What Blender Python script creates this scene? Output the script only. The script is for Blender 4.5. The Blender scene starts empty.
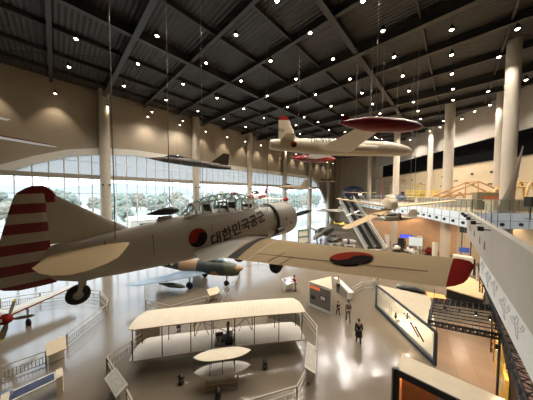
import bpy, bmesh, math, random
from mathutils import Vector, Matrix, Euler
random.seed(7)
SC = bpy.context.scene
COL = SC.collection
R = math.radians
H = 10.5            # eye height above the hall floor
CEIL = H + 13.5
UP = H - 1.5        # upper floor level
F = 200.0
V = Vector

# ------------------------------------------------------------------ camera
CAM_R = Matrix.Rotation(R(88.0), 3, 'X') @ Matrix.Rotation(R(0.5), 3, 'Z')
cd = bpy.data.cameras.new('camera'); cam = bpy.data.objects.new('camera', cd); COL.objects.link(cam)
cam.location = (0, 0, H); cam.rotation_euler = CAM_R.to_euler()
cd.sensor_width = 36.0; cd.lens = 36.0 * F / 533.0; cd.clip_start = 0.05; cd.clip_end = 4000
SC.camera = cam
def ray(px, py):
    d = CAM_R @ V(((px - 266.5) / F, (200.0 - py) / F, -1.0)); return d
def atz(px, py, z):          # point of height z seen there
    d = ray(px, py); k = (z - H) / d.z
    return V((d.x * k, d.y * k, z))
def aty(px, py, y):          # point at distance y
    d = ray(px, py); k = y / d.y
    return V((d.x * k, y, H + d.z * k))

# ------------------------------------------------------------------ materials
def srgb(c):
    c = c / 255.0
    return c / 12.92 if c <= 0.04045 else ((c + 0.055) / 1.055) ** 2.4
def C(r, g, b): return (srgb(r), srgb(g), srgb(b), 1.0)
def mat(name, col, rough=0.5, metal=0.0, var=0.12, scale=3.0, bump=0.0, emit=0.0, emit_col=None, spec=0.5, stretch=None):
    m = bpy.data.materials.new(name); m.use_nodes = True
    nt = m.node_tree; b = nt.nodes['Principled BSDF']
    b.inputs['Roughness'].default_value = rough; b.inputs['Metallic'].default_value = metal
    b.inputs['Specular IOR Level'].default_value = spec
    tc = nt.nodes.new('ShaderNodeTexCoord'); no = nt.nodes.new('ShaderNodeTexNoise')
    mp = nt.nodes.new('ShaderNodeMapping'); nt.links.new(tc.outputs['Object'], mp.inputs['Vector'])
    if stretch: mp.inputs['Scale'].default_value = stretch
    nt.links.new(mp.outputs['Vector'], no.inputs['Vector'])
    no.inputs['Scale'].default_value = scale; no.inputs['Detail'].default_value = 4
    rp = nt.nodes.new('ShaderNodeValToRGB'); nt.links.new(no.outputs['Fac'], rp.inputs['Fac'])
    lo = tuple(x * (1 - var) for x in col[:3]) + (1,); hi = tuple(min(1, x * (1 + var)) for x in col[:3]) + (1,)
    rp.color_ramp.elements[0].position = .3; rp.color_ramp.elements[0].color = lo
    rp.color_ramp.elements[1].position = .7; rp.color_ramp.elements[1].color = hi
    nt.links.new(rp.outputs['Color'], b.inputs['Base Color'])
    if bump:
        bp = nt.nodes.new('ShaderNodeBump'); bp.inputs['Strength'].default_value = bump
        nt.links.new(no.outputs['Fac'], bp.inputs['Height']); nt.links.new(bp.outputs['Normal'], b.inputs['Normal'])
    if emit:
        b.inputs['Emission Color'].default_value = emit_col or col; b.inputs['Emission Strength'].default_value = emit
    return m
def camo(name, cols, scale=0.55, rough=0.5, seed=0.0):
    m = bpy.data.materials.new(name); m.use_nodes = True
    nt = m.node_tree; b = nt.nodes['Principled BSDF']; b.inputs['Roughness'].default_value = rough
    tc = nt.nodes.new('ShaderNodeTexCoord'); mp = nt.nodes.new('ShaderNodeMapping'); no = nt.nodes.new('ShaderNodeTexNoise')
    mp.inputs['Location'].default_value = (seed, seed * 1.7, seed * .3)
    mp.inputs['Scale'].default_value = (1, .45, .45)
    nt.links.new(tc.outputs['Object'], mp.inputs['Vector']); nt.links.new(mp.outputs['Vector'], no.inputs['Vector'])
    no.inputs['Scale'].default_value = scale; no.inputs['Detail'].default_value = 1.0
    rp = nt.nodes.new('ShaderNodeValToRGB'); rp.color_ramp.interpolation = 'CONSTANT'
    nt.links.new(no.outputs['Fac'], rp.inputs['Fac'])
    el = rp.color_ramp.elements
    while len(el) < len(cols): el.new(.5)
    for i, (p, c) in enumerate(cols): el[i].position = p; el[i].color = c
    nt.links.new(rp.outputs['Color'], b.inputs['Base Color'])
    return m
def glass(name, tint=(.93, .97, .97, 1), refl=0.07, rough=0.02):
    m = bpy.data.materials.new(name); m.use_nodes = True; nt = m.node_tree
    nt.nodes.remove(nt.nodes['Principled BSDF'])
    out = nt.nodes['Material Output']; tr = nt.nodes.new('ShaderNodeBsdfTransparent'); gl = nt.nodes.new('ShaderNodeBsdfGlossy')
    mx = nt.nodes.new('ShaderNodeMixShader'); tr.inputs['Color'].default_value = tint; gl.inputs['Roughness'].default_value = rough
    mx.inputs[0].default_value = refl
    nt.links.new(tr.outputs[0], mx.inputs[1]); nt.links.new(gl.outputs[0], mx.inputs[2]); nt.links.new(mx.outputs[0], out.inputs['Surface'])
    return m
def shade_mat(name, col, trans=.5):
    m = bpy.data.materials.new(name); m.use_nodes = True; nt = m.node_tree
    nt.nodes.remove(nt.nodes['Principled BSDF']); out = nt.nodes['Material Output']
    t = nt.nodes.new('ShaderNodeBsdfTranslucent'); d = nt.nodes.new('ShaderNodeBsdfDiffuse'); mx = nt.nodes.new('ShaderNodeMixShader')
    t.inputs['Color'].default_value = col; d.inputs['Color'].default_value = col; mx.inputs[0].default_value = trans
    nt.links.new(d.outputs[0], mx.inputs[1]); nt.links.new(t.outputs[0], mx.inputs[2]); nt.links.new(mx.outputs[0], out.inputs['Surface'])
    return m
M = {}
M['steel'] = mat('painted_steel', C(150, 148, 142), .45)
M['black'] = mat('black_metal', C(22, 21, 21), .5)
M['rail'] = mat('rail_grey', C(166, 156, 138), .5)
M['rubber'] = mat('black_rubber', C(24, 24, 25), .8)
M['white'] = mat('white_paint', C(222, 219, 210), .45, var=.04)
M['offwhite'] = mat('offwhite_panel', C(205, 198, 184), .55, var=.05)
M['cream'] = mat('cream_top', C(206, 190, 160), .6, var=.05)
M['red'] = mat('red_paint', C(112, 30, 26), .55, var=.1, spec=.0)
M['tankred'] = mat('glossy_tank_red', C(118, 18, 24), .3, var=.08)
M['dkred'] = mat('dark_red_paint', C(104, 20, 24), .4, var=.1)
M['navy'] = mat('navy_paint', C(24, 32, 66), .4)
M['orange'] = mat('orange_panel', C(214, 110, 40), .5)
M['yellow'] = mat('yellow_paint', C(214, 188, 66), .5)
M['cable'] = mat('steel_cable', C(120, 116, 108), .4, .3)
M['wood'] = mat('wood_veneer', C(190, 128, 80), .45, scale=2.0, stretch=(1, 1, 8))
M['glass'] = glass('clear_glass')
M['column'] = mat('white_column_paint', C(190, 179, 162), .5, var=.05, scale=1.5)

# ------------------------------------------------------------------ mesh builder
def superell(n, hw, hh, p=2.0):
    out = []
    for i in range(n):
        a = 2 * math.pi * i / n; c, s = math.cos(a), math.sin(a)
        out.append((hw * math.copysign(abs(c) ** (2 / p), c), hh * math.copysign(abs(s) ** (2 / p), s)))
    return out
class MB:
    def __init__(self): self.v = []; self.f = []; self.m = []
    def add(self, vs, fs, mi=0):
        o = len(self.v); self.v += [V(p) for p in vs]
        for f in fs: self.f.append([i + o for i in f]); self.m.append(mi)
        return self
    def box(self, c, s, rz=0.0, mi=0, rot=None):
        Q = rot if rot is not None else Matrix.Rotation(rz, 3, 'Z')
        c = V(c); hx, hy, hz = s[0] / 2, s[1] / 2, s[2] / 2
        vs = [c + Q @ V((x * hx, y * hy, z * hz)) for z in (-1, 1) for y in (-1, 1) for x in (-1, 1)]
        return self.add(vs, [(0, 2, 3, 1), (4, 5, 7, 6), (0, 1, 5, 4), (2, 6, 7, 3), (0, 4, 6, 2), (1, 3, 7, 5)], mi)
    def beam(self, p, q, w, h, mi=0):      # a bar from p to q, w wide and h high
        p, q = V(p), V(q); d = (q - p); L = d.length; d.normalize()
        up = V((0, 0, 1)) if abs(d.z) < .95 else V((0, 1, 0))
        s = d.cross(up).normalized(); u = s.cross(d)
        Q = Matrix((s, d, u)).transposed()
        return self.box((p + q) / 2, (w, L, h), rot=Q, mi=mi)
    def tube(self, p, q, r, n=10, r2=None, mi=0, cap=True):
        p, q = V(p), V(q); d = (q - p).normalized(); a = V((0, 0, 1)) if abs(d.z) < .9 else V((1, 0, 0))
        s = d.cross(a).normalized(); u = s.cross(d); r2 = r if r2 is None else r2
        ring = lambda c, rr: [c + (s * math.cos(2 * math.pi * i / n) + u * math.sin(2 * math.pi * i / n)) * rr for i in range(n)]
        fs = [(i, (i + 1) % n, n + (i + 1) % n, n + i) for i in range(n)]
        if cap: fs += [tuple(range(n - 1, -1, -1)), tuple(range(n, 2 * n))]
        return self.add(ring(p, r) + ring(q, r2), fs, mi)
    def path(self, pts, r, n=8, mi=0, closed=False):
        pts = [V(p) for p in pts]
        k = len(pts)
        for i in range(k if closed else k - 1): self.tube(pts[i], pts[(i + 1) % k], r, n, mi=mi)
        return self
    def loft(self, secs, mi=0, cap0=True, cap1=True, closed=True, mfun=None):
        n = len(secs[0]); vs = [p for s in secs for p in s]; o = len(self.v); self.v += [V(p) for p in vs]
        for k in range(len(secs) - 1):
            for i in range(n if closed else n - 1):
                j = (i + 1) % n
                f = [o + k * n + i, o + k * n + j, o + (k + 1) * n + j, o + (k + 1) * n + i]
                self.f.append(f)
                if mfun:
                    c = sum((self.v[q] for q in f), V()) / 4; self.m.append(mfun(c))
                else: self.m.append(mi)
        if closed and cap0: self.f.append([o + i for i in range(n - 1, -1, -1)]); self.m.append(mi if not mfun else mfun(self.v[o]))
        if closed and cap1: self.f.append([o + (len(secs) - 1) * n + i for i in range(n)]); self.m.append(mi if not mfun else mfun(self.v[-1]))
        return self
    def body(self, st, n=24, mi=0, mfun=None, cap0=True, cap1=True):   # st: (x, zc, hw, hh[, p[, yc]]) along x
        secs = []
        for s in st:
            x, zc, hw, hh = s[:4]; p = s[4] if len(s) > 4 else 2.0; yc = s[5] if len(s) > 5 else 0.0
            secs.append([V((x, yc + a, zc + b)) for a, b in superell(n, hw, hh, p)])
        return self.loft(secs, mi, cap0, cap1, mfun=mfun)
    def ell(self, c, r, seg=14, rings=8, mi=0):
        c = V(c); vs = []; fs = []
        for k in range(1, rings):
            a = math.pi * k / rings
            for i in range(seg):
                b = 2 * math.pi * i / seg
                vs.append(c + V((r[0] * math.sin(a) * math.cos(b), r[1] * math.sin(a) * math.sin(b), r[2] * math.cos(a))))
        t = len(vs); vs += [c + V((0, 0, r[2])), c - V((0, 0, r[2]))]
        for k in range(rings - 2):
            for i in range(seg):
                j = (i + 1) % seg; fs.append((k * seg + i, (k + 1) * seg + i, (k + 1) * seg + j, k * seg + j))
        for i in range(seg):
            j = (i + 1) % seg; fs.append((t, i, j)); fs.append((t + 1, (rings - 2) * seg + j, (rings - 2) * seg + i))
        return self.add(vs, fs, mi)
    def prism(self, poly, z0, z1, mi=0):
        n = len(poly); vs = [V((p[0], p[1], z0)) for p in poly] + [V((p[0], p[1], z1)) for p in poly]
        return self.add(vs, [tuple(range(n - 1, -1, -1)), tuple(range(n, 2 * n))] + [(i, (i + 1) % n, n + (i + 1) % n, n + i) for i in range(n)], mi)
    def quad(self, a, b, c, d, mi=0): return self.add([a, b, c, d], [(0, 1, 2, 3)], mi)
    def lathe(self, prof, p, q, n=18, mi=0):       # prof: (distance along p->q, radius)
        p, q = V(p), V(q); d = (q - p).normalized(); a = V((0, 0, 1)) if abs(d.z) < .9 else V((1, 0, 0))
        s = d.cross(a).normalized(); u = s.cross(d)
        secs = [[p + d * t + (s * math.cos(2 * math.pi * i / n) + u * math.sin(2 * math.pi * i / n)) * max(r, 1e-4) for i in range(n)] for t, r in prof]
        return self.loft(secs, mi)
    def lift(self, st, nrm, n=9, mi=0, mfun=None):   # aerofoil surface: st = (leading point, trailing point, thickness)
        nrm = V(nrm).normalized(); secs = []
        for le, te, th in st:
            le, te = V(le), V(te); up = []; lo = []
            for i in range(n):
                t = (1 - math.cos(math.pi * i / (n - 1))) / 2
                y = 5 * th * (.2969 * math.sqrt(t) - .126 * t - .3516 * t * t + .2843 * t ** 3 - .1015 * t ** 4)
                c = le.lerp(te, t); up.append(c + nrm * y); lo.append(c - nrm * y)
            secs.append(up + lo[-2:0:-1])
        return self.loft(secs, mi, mfun=mfun)
def build(name, mb, mats, parent=None, smooth=True, kind=None, label=None, ang=35):
    me = bpy.data.meshes.new(name); me.from_pydata([tuple(v) for v in mb.v], [], mb.f)
    mats = mats if isinstance(mats, (list, tuple)) else [mats]
    for m in mats: me.materials.append(M[m] if isinstance(m, str) else m)
    me.polygons.foreach_set('material_index', mb.m)
    bm = bmesh.new(); bm.from_mesh(me); bmesh.ops.recalc_face_normals(bm, faces=bm.faces); bm.to_mesh(me); bm.free()
    if smooth:
        me.polygons.foreach_set('use_smooth', [True] * len(me.polygons)); me.set_sharp_from_angle(angle=R(ang))
    me.update()
    o = bpy.data.objects.new(name, me); COL.objects.link(o)
    if parent is not None: o.parent = parent
    if kind: o['kind'] = kind
    if label: o['label'] = label
    return o
def tag(o, label, cat, group=None, kind=None):
    o['label'] = label; o['category'] = cat
    if group: o['group'] = group
    if kind: o['kind'] = kind
    return o
def thing(name, label, cat, loc=(0, 0, 0), rz=0.0, group=None, rot=None, scale=1.0):
    o = bpy.data.objects.new(name, None); COL.objects.link(o); o.empty_display_size = .2
    o.location = loc; o.rotation_euler = rot if rot is not None else (0, 0, rz); o.scale = (scale,) * 3
    return tag(o, label, cat, group)
def dup(root, loc=None, rot=None, label=None, group=None, scale=None):
    r = root.copy(); COL.objects.link(r)
    if loc is not None: r.location = loc
    if rot is not None: r.rotation_euler = rot
    if scale is not None: r.scale = (scale,) * 3
    if label: r['label'] = label
    if group: r['group'] = group
    for ch in list(root.children):
        c = ch.copy(); COL.objects.link(c); c.parent = r
        for g in list(ch.children):
            d = g.copy(); COL.objects.link(d); d.parent = c
    return r
def flight(az, pitch=0.0, roll=0.0):    # nose azimuth clockwise from the +Y axis; pitch nose up; roll starboard wing up
    yaw = R(90 - az)
    return (Matrix.Rotation(yaw, 3, 'Z') @ Matrix.Rotation(R(-pitch), 3, 'Y') @ Matrix.Rotation(R(-roll), 3, 'X')).to_euler()
def text_mesh(body, size, bold=0.0):
    cu = bpy.data.curves.new('lettering', 'FONT'); cu.body = body; cu.size = size; cu.offset = bold; cu.resolution_u = 3
    o = bpy.data.objects.new('lettering', cu); COL.objects.link(o)
    me = bpy.data.meshes.new_from_object(o.evaluated_get(bpy.context.evaluated_depsgraph_get()))
    bpy.data.objects.remove(o); bpy.data.curves.remove(cu)
    bm = bmesh.new(); bm.from_mesh(me); bmesh.ops.triangulate(bm, faces=bm.faces)
    for _ in range(2):
        es = [e for e in bm.edges if e.calc_length() > size * .18]
        if es: bmesh.ops.subdivide_edges(bm, edges=es, cuts=1); bmesh.ops.triangulate(bm, faces=bm.faces)
    vs = [v.co.copy() for v in bm.verts]; bm.verts.index_update(); fs = [tuple(v.index for v in f.verts) for f in bm.faces]
    bm.free(); bpy.data.meshes.remove(me)
    return vs, fs
def decal_text(name, body, size, fn, m, parent, bold=0.0):   # fn(u, v) -> point on the surface
    vs, fs = text_mesh(body, size, bold)
    mb = MB().add([fn(p.x, p.y) for p in vs], fs); return build(name, mb, m, parent, smooth=False)
M['tg_red'] = mat('insignia_red', C(134, 48, 36), .6, spec=0); M['tg_blue'] = mat('insignia_blue', C(36, 32, 30), .6, spec=0)
def taegeuk(fn, r, parent, name='roundel', swap=False):
    mb = MB(); nr, ns = 12, 48
    pt = lambda i, k: fn(r * i / nr * math.cos(2 * math.pi * k / ns), r * i / nr * math.sin(2 * math.pi * k / ns))
    for i in range(nr):
        for k in range(ns):
            a = 2 * math.pi * (k + .5) / ns; rr = (i + .5) / nr; u, v = rr * math.cos(a), rr * math.sin(a)
            red = v > 0
            if (u + .5) ** 2 + v * v < .25: red = True
            if (u - .5) ** 2 + v * v < .25: red = False
            vs = [pt(i, k), pt(i + 1, k), pt(i + 1, k + 1), pt(i, k + 1)]
            mb.add(vs, [(0, 1, 2, 3)], 0 if red != swap else 1)
    return build(name, mb, ['tg_red', 'tg_blue'], parent, smooth=False)
def cable(p, q, label, group=None, r=.012):
    o = build('hanging_cable', MB().tube((0, 0, 0), V(q) - V(p), r, 6), 'cable'); o.location = p
    return tag(o, label, 'cable', group)
LAMP, WASH, SKY, EXPO, GAM = 1000.0, 520.0, 4.2, 0.0, 1.08
# ------------------------------------------------------------------ the hall: window wall along A, camera looks 43.5 degrees off it
SA, CA = math.sin(R(43.5)), math.cos(R(43.5))
P0 = V((-22.43, 27.74))
DA = V((SA, CA)); NB = V((CA, -SA))          # along the window wall; into the hall
def wp(t, z, v=0.0):
    p = P0 + DA * t + NB * v; return V((p.x, p.y, z))
def struct(name, mb, m, parent=None, smooth=False):
    return build(name, mb, m, parent, smooth, kind='structure')

def floor_mat():
    m = mat('polished_concrete', C(112, 101, 86), .16, var=.10, scale=.25)
    nt = m.node_tree; b = nt.nodes['Principled BSDF']; b.inputs['Specular IOR Level'].default_value = .75
    tc = nt.nodes.new('ShaderNodeTexCoord'); no = nt.nodes.new('ShaderNodeTexNoise'); no.inputs['Scale'].default_value = .9; no.inputs['Detail'].default_value = 5
    rp = nt.nodes.new('ShaderNodeMapRange'); rp.inputs['To Min'].default_value = .07; rp.inputs['To Max'].default_value = .24
    nt.links.new(tc.outputs['Object'], no.inputs['Vector']); nt.links.new(no.outputs['Fac'], rp.inputs['Value']); nt.links.new(rp.outputs['Result'], b.inputs['Roughness'])
    return m
RW = lambda y: 30.4 + .0675 * y              # the wall on the gallery side
A_ = wp(-33, 0); Bk = V((RW(-9), -9, 0)); E_ = V((RW(64), 64, 0)); D_ = wp(71.5, 0)
outline = [A_, Bk, E_, D_]
fl = MB(); fl.prism([(p.x, p.y) for p in outline], -.3, 0.0)
struct('floor', fl, floor_mat())
# ---- ceiling deck with ribs
cm = mat('dark_roof_deck', C(54, 52, 50), .6, var=.15, scale=.6)
nt = cm.node_tree; tc = nt.nodes.new('ShaderNodeTexCoord'); mp = nt.nodes.new('ShaderNodeMapping'); mp.inputs['Rotation'].default_value = (0, 0, R(43.5))
wv = nt.nodes.new('ShaderNodeTexWave'); wv.bands_direction = 'Y'; wv.inputs['Scale'].default_value = .9; wv.inputs['Distortion'].default_value = .3
bp = nt.nodes.new('ShaderNodeBump'); bp.inputs['Strength'].default_value = .8; bp.inputs['Distance'].default_value = .12
nt.links.new(tc.outputs['Object'], mp.inputs['Vector']); nt.links.new(mp.outputs['Vector'], wv.inputs['Vector'])
nt.links.new(wv.outputs['Fac'], bp.inputs['Height']); nt.links.new(bp.outputs['Normal'], nt.nodes['Principled BSDF'].inputs['Normal'])
ce = MB(); ce.prism([(p.x, p.y) for p in outline], CEIL, CEIL + .3)
struct('ceiling', ce, cm)
bmt = mat('dark_roof_steel', C(44, 41, 39), .55)
def inside(p): return p.x < RW(p.y) - .2 and p.y > -8
def clip(t, v0, v1):            # girder at t from v0 to v1, cut at the gallery wall
    v = v0
    while v < v1:
        p = wp(t, 0, v + 1)
        if not inside(p): break
        v += 1
    return v
k = 0
for i in range(-6, 15):
    t = i * 4.8
    ve = clip(t, .3, 75)
    if ve < 4: continue
    k += 1
    main = (i % 3 == 0)
    g = MB(); d = .95 if main else .6
    a, b = wp(t, CEIL - .02, .25), wp(t, CEIL - .02, ve)
    g.beam(a - V((0, 0, .06)), b - V((0, 0, .06)), .42 if main else .3, .07)
    g.beam(a - V((0, 0, d)), b - V((0, 0, d)), .42 if main else .3, .07)
    g.beam(a - V((0, 0, d / 2)), b - V((0, 0, d / 2)), .06, d - .06)
    struct('trim_%d' % k, g, bmt)
for j, v in enumerate((3.0, 6.9, 11.3, 15.8, 20.3, 24.6, 28.4, 33, 38, 43, 48, 53, 58)):
    main = v in (15.8, 28.4)
    ts = [x * .5 for x in range(-60, 142) if inside(wp(x * .5, 0, v))]
    if not ts: continue
    a, b = wp(ts[0], CEIL, v), wp(ts[-1], CEIL, v); d = .8 if main else .38
    k += 1; g = MB()
    if main:
        g.beam(a - V((0, 0, d)), b - V((0, 0, d)), .4, .09); g.beam(a - V((0, 0, d / 2)), b - V((0, 0, d / 2)), .07, d)
    else:
        g.beam(a - V((0, 0, d / 2)), b - V((0, 0, d / 2)), .16, d)
    struct('trim_%d' % k, g, bmt)
brc = []
for i in range(-4, 10, 2):       # thin cross bracing between the girders beside the window wall
    for v0, v1 in ((3.0, 11.3), (11.3, 3.0)):
        k += 1
        struct('trim_%d' % k, MB().tube(wp(i * 4.8, CEIL - .5, v0), wp(i * 4.8 + 9.6, CEIL - .5, v1), .035, 6), bmt)
# ---- window wall with the long arched opening
K = 1.206
arch = [(-19.5, -10.5), (-18.5, -6.0), (-16.6, -2.6), (-13.3, .3), (-8.8, 2.7), (-6.4, 4.0), (-3.6, 5.2), (0, 6.0), (3.6, 6.3), (10.4, 6.2), (13.6, 6.05), (26, 5.8), (44, 5.75), (52, 5.75),
        (55, 5.6), (58, 4.3), (61.9, .9), (64.6, -2.4), (67.5, -6), (70, -10.5)]
def harch(t):
    if t <= arch[0][0] or t >= arch[-1][0]: return 0.0
    for (a, ha), (b, hb) in zip(arch, arch[1:]):
        if a <= t <= b: return H + ha + (hb - ha) * (t - a) / (b - a)
ts = sorted(set([-33, 71.5] + [a for a, _ in arch] + [x * 1.3 for x in range(-14, 54)]))
wallm = mat('beige_wall_panel', C(156, 143, 124), .7, var=.05, scale=.8)
w = MB()
for a, b in zip(ts, ts[1:]):
    za, zb = harch(a), harch(b)
    for v in (0.0, -.4):
        w.quad(wp(a, za, v), wp(b, zb, v), wp(b, CEIL, v), wp(a, CEIL, v))
    if -19.6 < a < 70: w.quad(wp(a, za, 0), wp(b, zb, 0), wp(b, zb, -.4), wp(a, za, -.4))
struct('wall_left', w, wallm)
whitem = mat('white_window_steel', C(226, 224, 216), .5, var=.03)
ar = MB()
for (a, ha), (b, hb) in zip(arch, arch[1:]):
    d = V((b - a, hb - ha)).normalized(); n = V((d.y, -d.x)) * .85
    q = lambda t, h, o, v: wp(t + n.x * o, H + h + n.y * o, v)
    for v in (.12, -.3):
        ar.quad(q(a, ha, 0, v), q(b, hb, 0, v), q(b, hb, 1, v), q(a, ha, 1, v))
    ar.quad(q(a, ha, 1, .12), q(b, hb, 1, .12), q(b, hb, 1, -.3), q(a, ha, 1, -.3))
    ar.quad(q(a, ha, 0, .12), q(b, hb, 0, .12), q(b, hb, 0, 0), q(a, ha, 0, 0))
struct('trim_arch', ar, whitem)
HB = H + 1.93                     # the transom
shadem = shade_mat('window_shade', (.36, .38, .39, 1), .6)
bands = MB()
bands.beam(wp(-14.5, HB, 0), wp(63.2, HB, 0), .5, .55)
struct('trim_transom', bands, mat('transom_beige', C(150, 142, 128), .6, var=.05))
paneglass = glass('window_glass', (.90, .96, .98, 1), .05)
edges = [-19.4, -13.03, 0, 13.03, 26.06, 39.09, 52.12, 65.15, 69.9]
for wi, (a, b) in enumerate(zip(edges, edges[1:])):
    gl = MB(); fr = MB(); sh = MB(); xs = [a + (b - a) * i / max(1, round((b - a) / 1.3)) for i in range(max(1, round((b - a) / 1.3)) + 1)]
    for x0, x1 in zip(xs, xs[1:]):
        z0, z1 = harch(x0), harch(x1)
        gl.quad(wp(x0, 0, -.12), wp(x1, 0, -.12), wp(x1, min(z1, HB), -.12), wp(x0, min(z0, HB), -.12))
        if max(z0, z1) > HB + .2: sh.quad(wp(x0, HB, -.16), wp(x1, HB, -.16), wp(x1, max(z1, HB), -.16), wp(x0, max(z0, HB), -.16))
    for x in xs:
        z = harch(x)
        if z > .5: fr.beam(wp(x, 0, -.05), wp(x, z, -.05), .12, .07)
    for h in (-.25, -2.3, -4.5, -7.2, 3.9):
        c = [x for x in [a + .1 + (b - a - .2) * i / 40 for i in range(41)] if harch(x) > H + h]
        if len(c) > 2: fr.beam(wp(c[0], H + h, -.05), wp(c[-1], H + h, -.05), .06, .07)
    o = struct('window_%d' % (wi + 1), gl, paneglass)
    struct('window_frame', fr, whitem, o)
    if sh.f: struct('window_shade', sh, shadem, o)
# ---- columns of the window wall
def column(p, d, top=CEIL, z0=0.0, speaker=True):
    c = MB().tube((0, 0, z0), (0, 0, top), d / 2, 28)
    c.tube((0, 0, z0), (0, 0, z0 + .25), d / 2 + .05, 28)
    o = build('column', c, 'column', None, True, 'structure'); o.location = (p.x, p.y, 0); return o
cg = 'round white columns along the window wall'
for n in range(6):
    c = column(wp(13.03 * n, 0, .75), 1.2)
    tag(c, 'tall round white column standing in front of the arched window wall', 'column', cg, 'structure')
    q = wp(13.03 * n, H + .9, 1.5)
    for s in (-.35, .35):
        b = MB().box((0, 0, 0), (.18, .28, .2)).box((0, .22, 0), (.05, .2, .05))
        o = build('column_spotlight', b, 'black'); e = wp(13.03 * n + s, H + .9, .75 + .62); o.location = e; o.rotation_euler = (0, 0, R(46.5))
        tag(o, 'small black spotlight clamped to a white column of the window wall', 'spotlight', 'spotlights on the window wall columns')
# ---- far wall, gallery wall, rear wall
fw = MB(); d = (E_ - D_); nrm = V((d.y, -d.x, 0)).normalized() * .3
EX = E_ + d.normalized() * 3
fw.add([D_, EX, EX - nrm, D_ - nrm] + [p + V((0, 0, CEIL)) for p in (D_, EX, EX - nrm, D_ - nrm)], [(0, 1, 5, 4), (3, 2, 6, 7), (0, 3, 7, 4), (1, 2, 6, 5), (4, 5, 6, 7)])
farm = mat('far_wall_panel', C(150, 132, 110), .7, var=.05)
struct('wall_far', fw, farm)
for i in range(1, 9):
    a = D_.lerp(E_, i / 9) - V((0, .06, 0)); struct('trim_wall_%d' % i, MB().box((a.x, a.y, UP + 4), (.1, .06, 14)), farm)
rm = mat('pale_gallery_wall', C(196, 178, 148), .7, var=.05, scale=.6)
def strip(x0, x1, y0, y1, z0, z1, m, name):
    q = MB(); a, b = V((RW(y0) + x0, y0, 0)), V((RW(y1) + x0, y1, 0)); t = x1 - x0
    q.prism([(a.x, a.y), (a.x + t, a.y), (b.x + t, b.y), (b.x, b.y)], z0, z1); return struct(name, q, m)
strip(0, .4, -9, 64, 0, H + 4.9, rm, 'wall_right')
strip(0, .4, -9, 64, H + 8.3, CEIL, mat('gallery_upper_wall', C(168, 160, 150), .7, var=.05), 'wall_right_upper')
strip(1.2, 1.5, -9, 64, H + 4.5, H + 8.6, mat('dark_recess', C(5, 5, 5), .9, spec=.05), 'wall_right_recess')  # near-black colour paints in the darkness inside the opening
strip(-.06, .1, -9, 64, H + 4.8, H + 4.95, mat('recess_sill', C(120, 108, 92), .6), 'trim_sill')
rw = MB(); rw.prism([(A_.x, A_.y), (Bk.x, Bk.y), (Bk.x, Bk.y - .3), (A_.x, A_.y - .3)], 0, CEIL)
struct('wall_rear', rw, mat('rear_wall', C(150, 138, 120), .7))
for i in range(13):
    y = 26 + i * 2.9
    for j, dz in enumerate((1.6, 3.3) if i % 3 else (2.4,)):
        o = build('wall_vent', MB().box((0, 0, 0), (.06, .8 if j == 0 else .35, .16 if j == 0 else .3)), 'black'); o.location = (RW(y) - .04, y, H + dz); o.rotation_euler = (0, 0, R(-3.9))
        tag(o, 'small dark vent set in the pale gallery wall below the black recess', 'vent', 'dark vents in the gallery wall')
# gallery columns (x pixel, distance, diameter)
for px, y, dm, lab in ((447, 30, 1.17, 'thick round column beside the yellow scaffold, running down through the gallery floor'),
                       (507, 17.9, .92, 'tall round column standing behind the leaning pale fin on the gallery'),
                       (497.5, 26.5, .95, 'round column half hidden behind the column with the leaning fin'),
                       (429, 38.6, .85, 'slim round column against the pale gallery wall behind the yellow scaffold'),
                       (395.5, 39, 1.05, 'round column at the gallery edge above the tan hanging aircraft'),
                       (369, 54, .95, 'slim far column at the end of the gallery by the escalators')):
    p = aty(px, 194, y); tag(column(p, dm), lab, 'column', None, 'structure')
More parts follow.
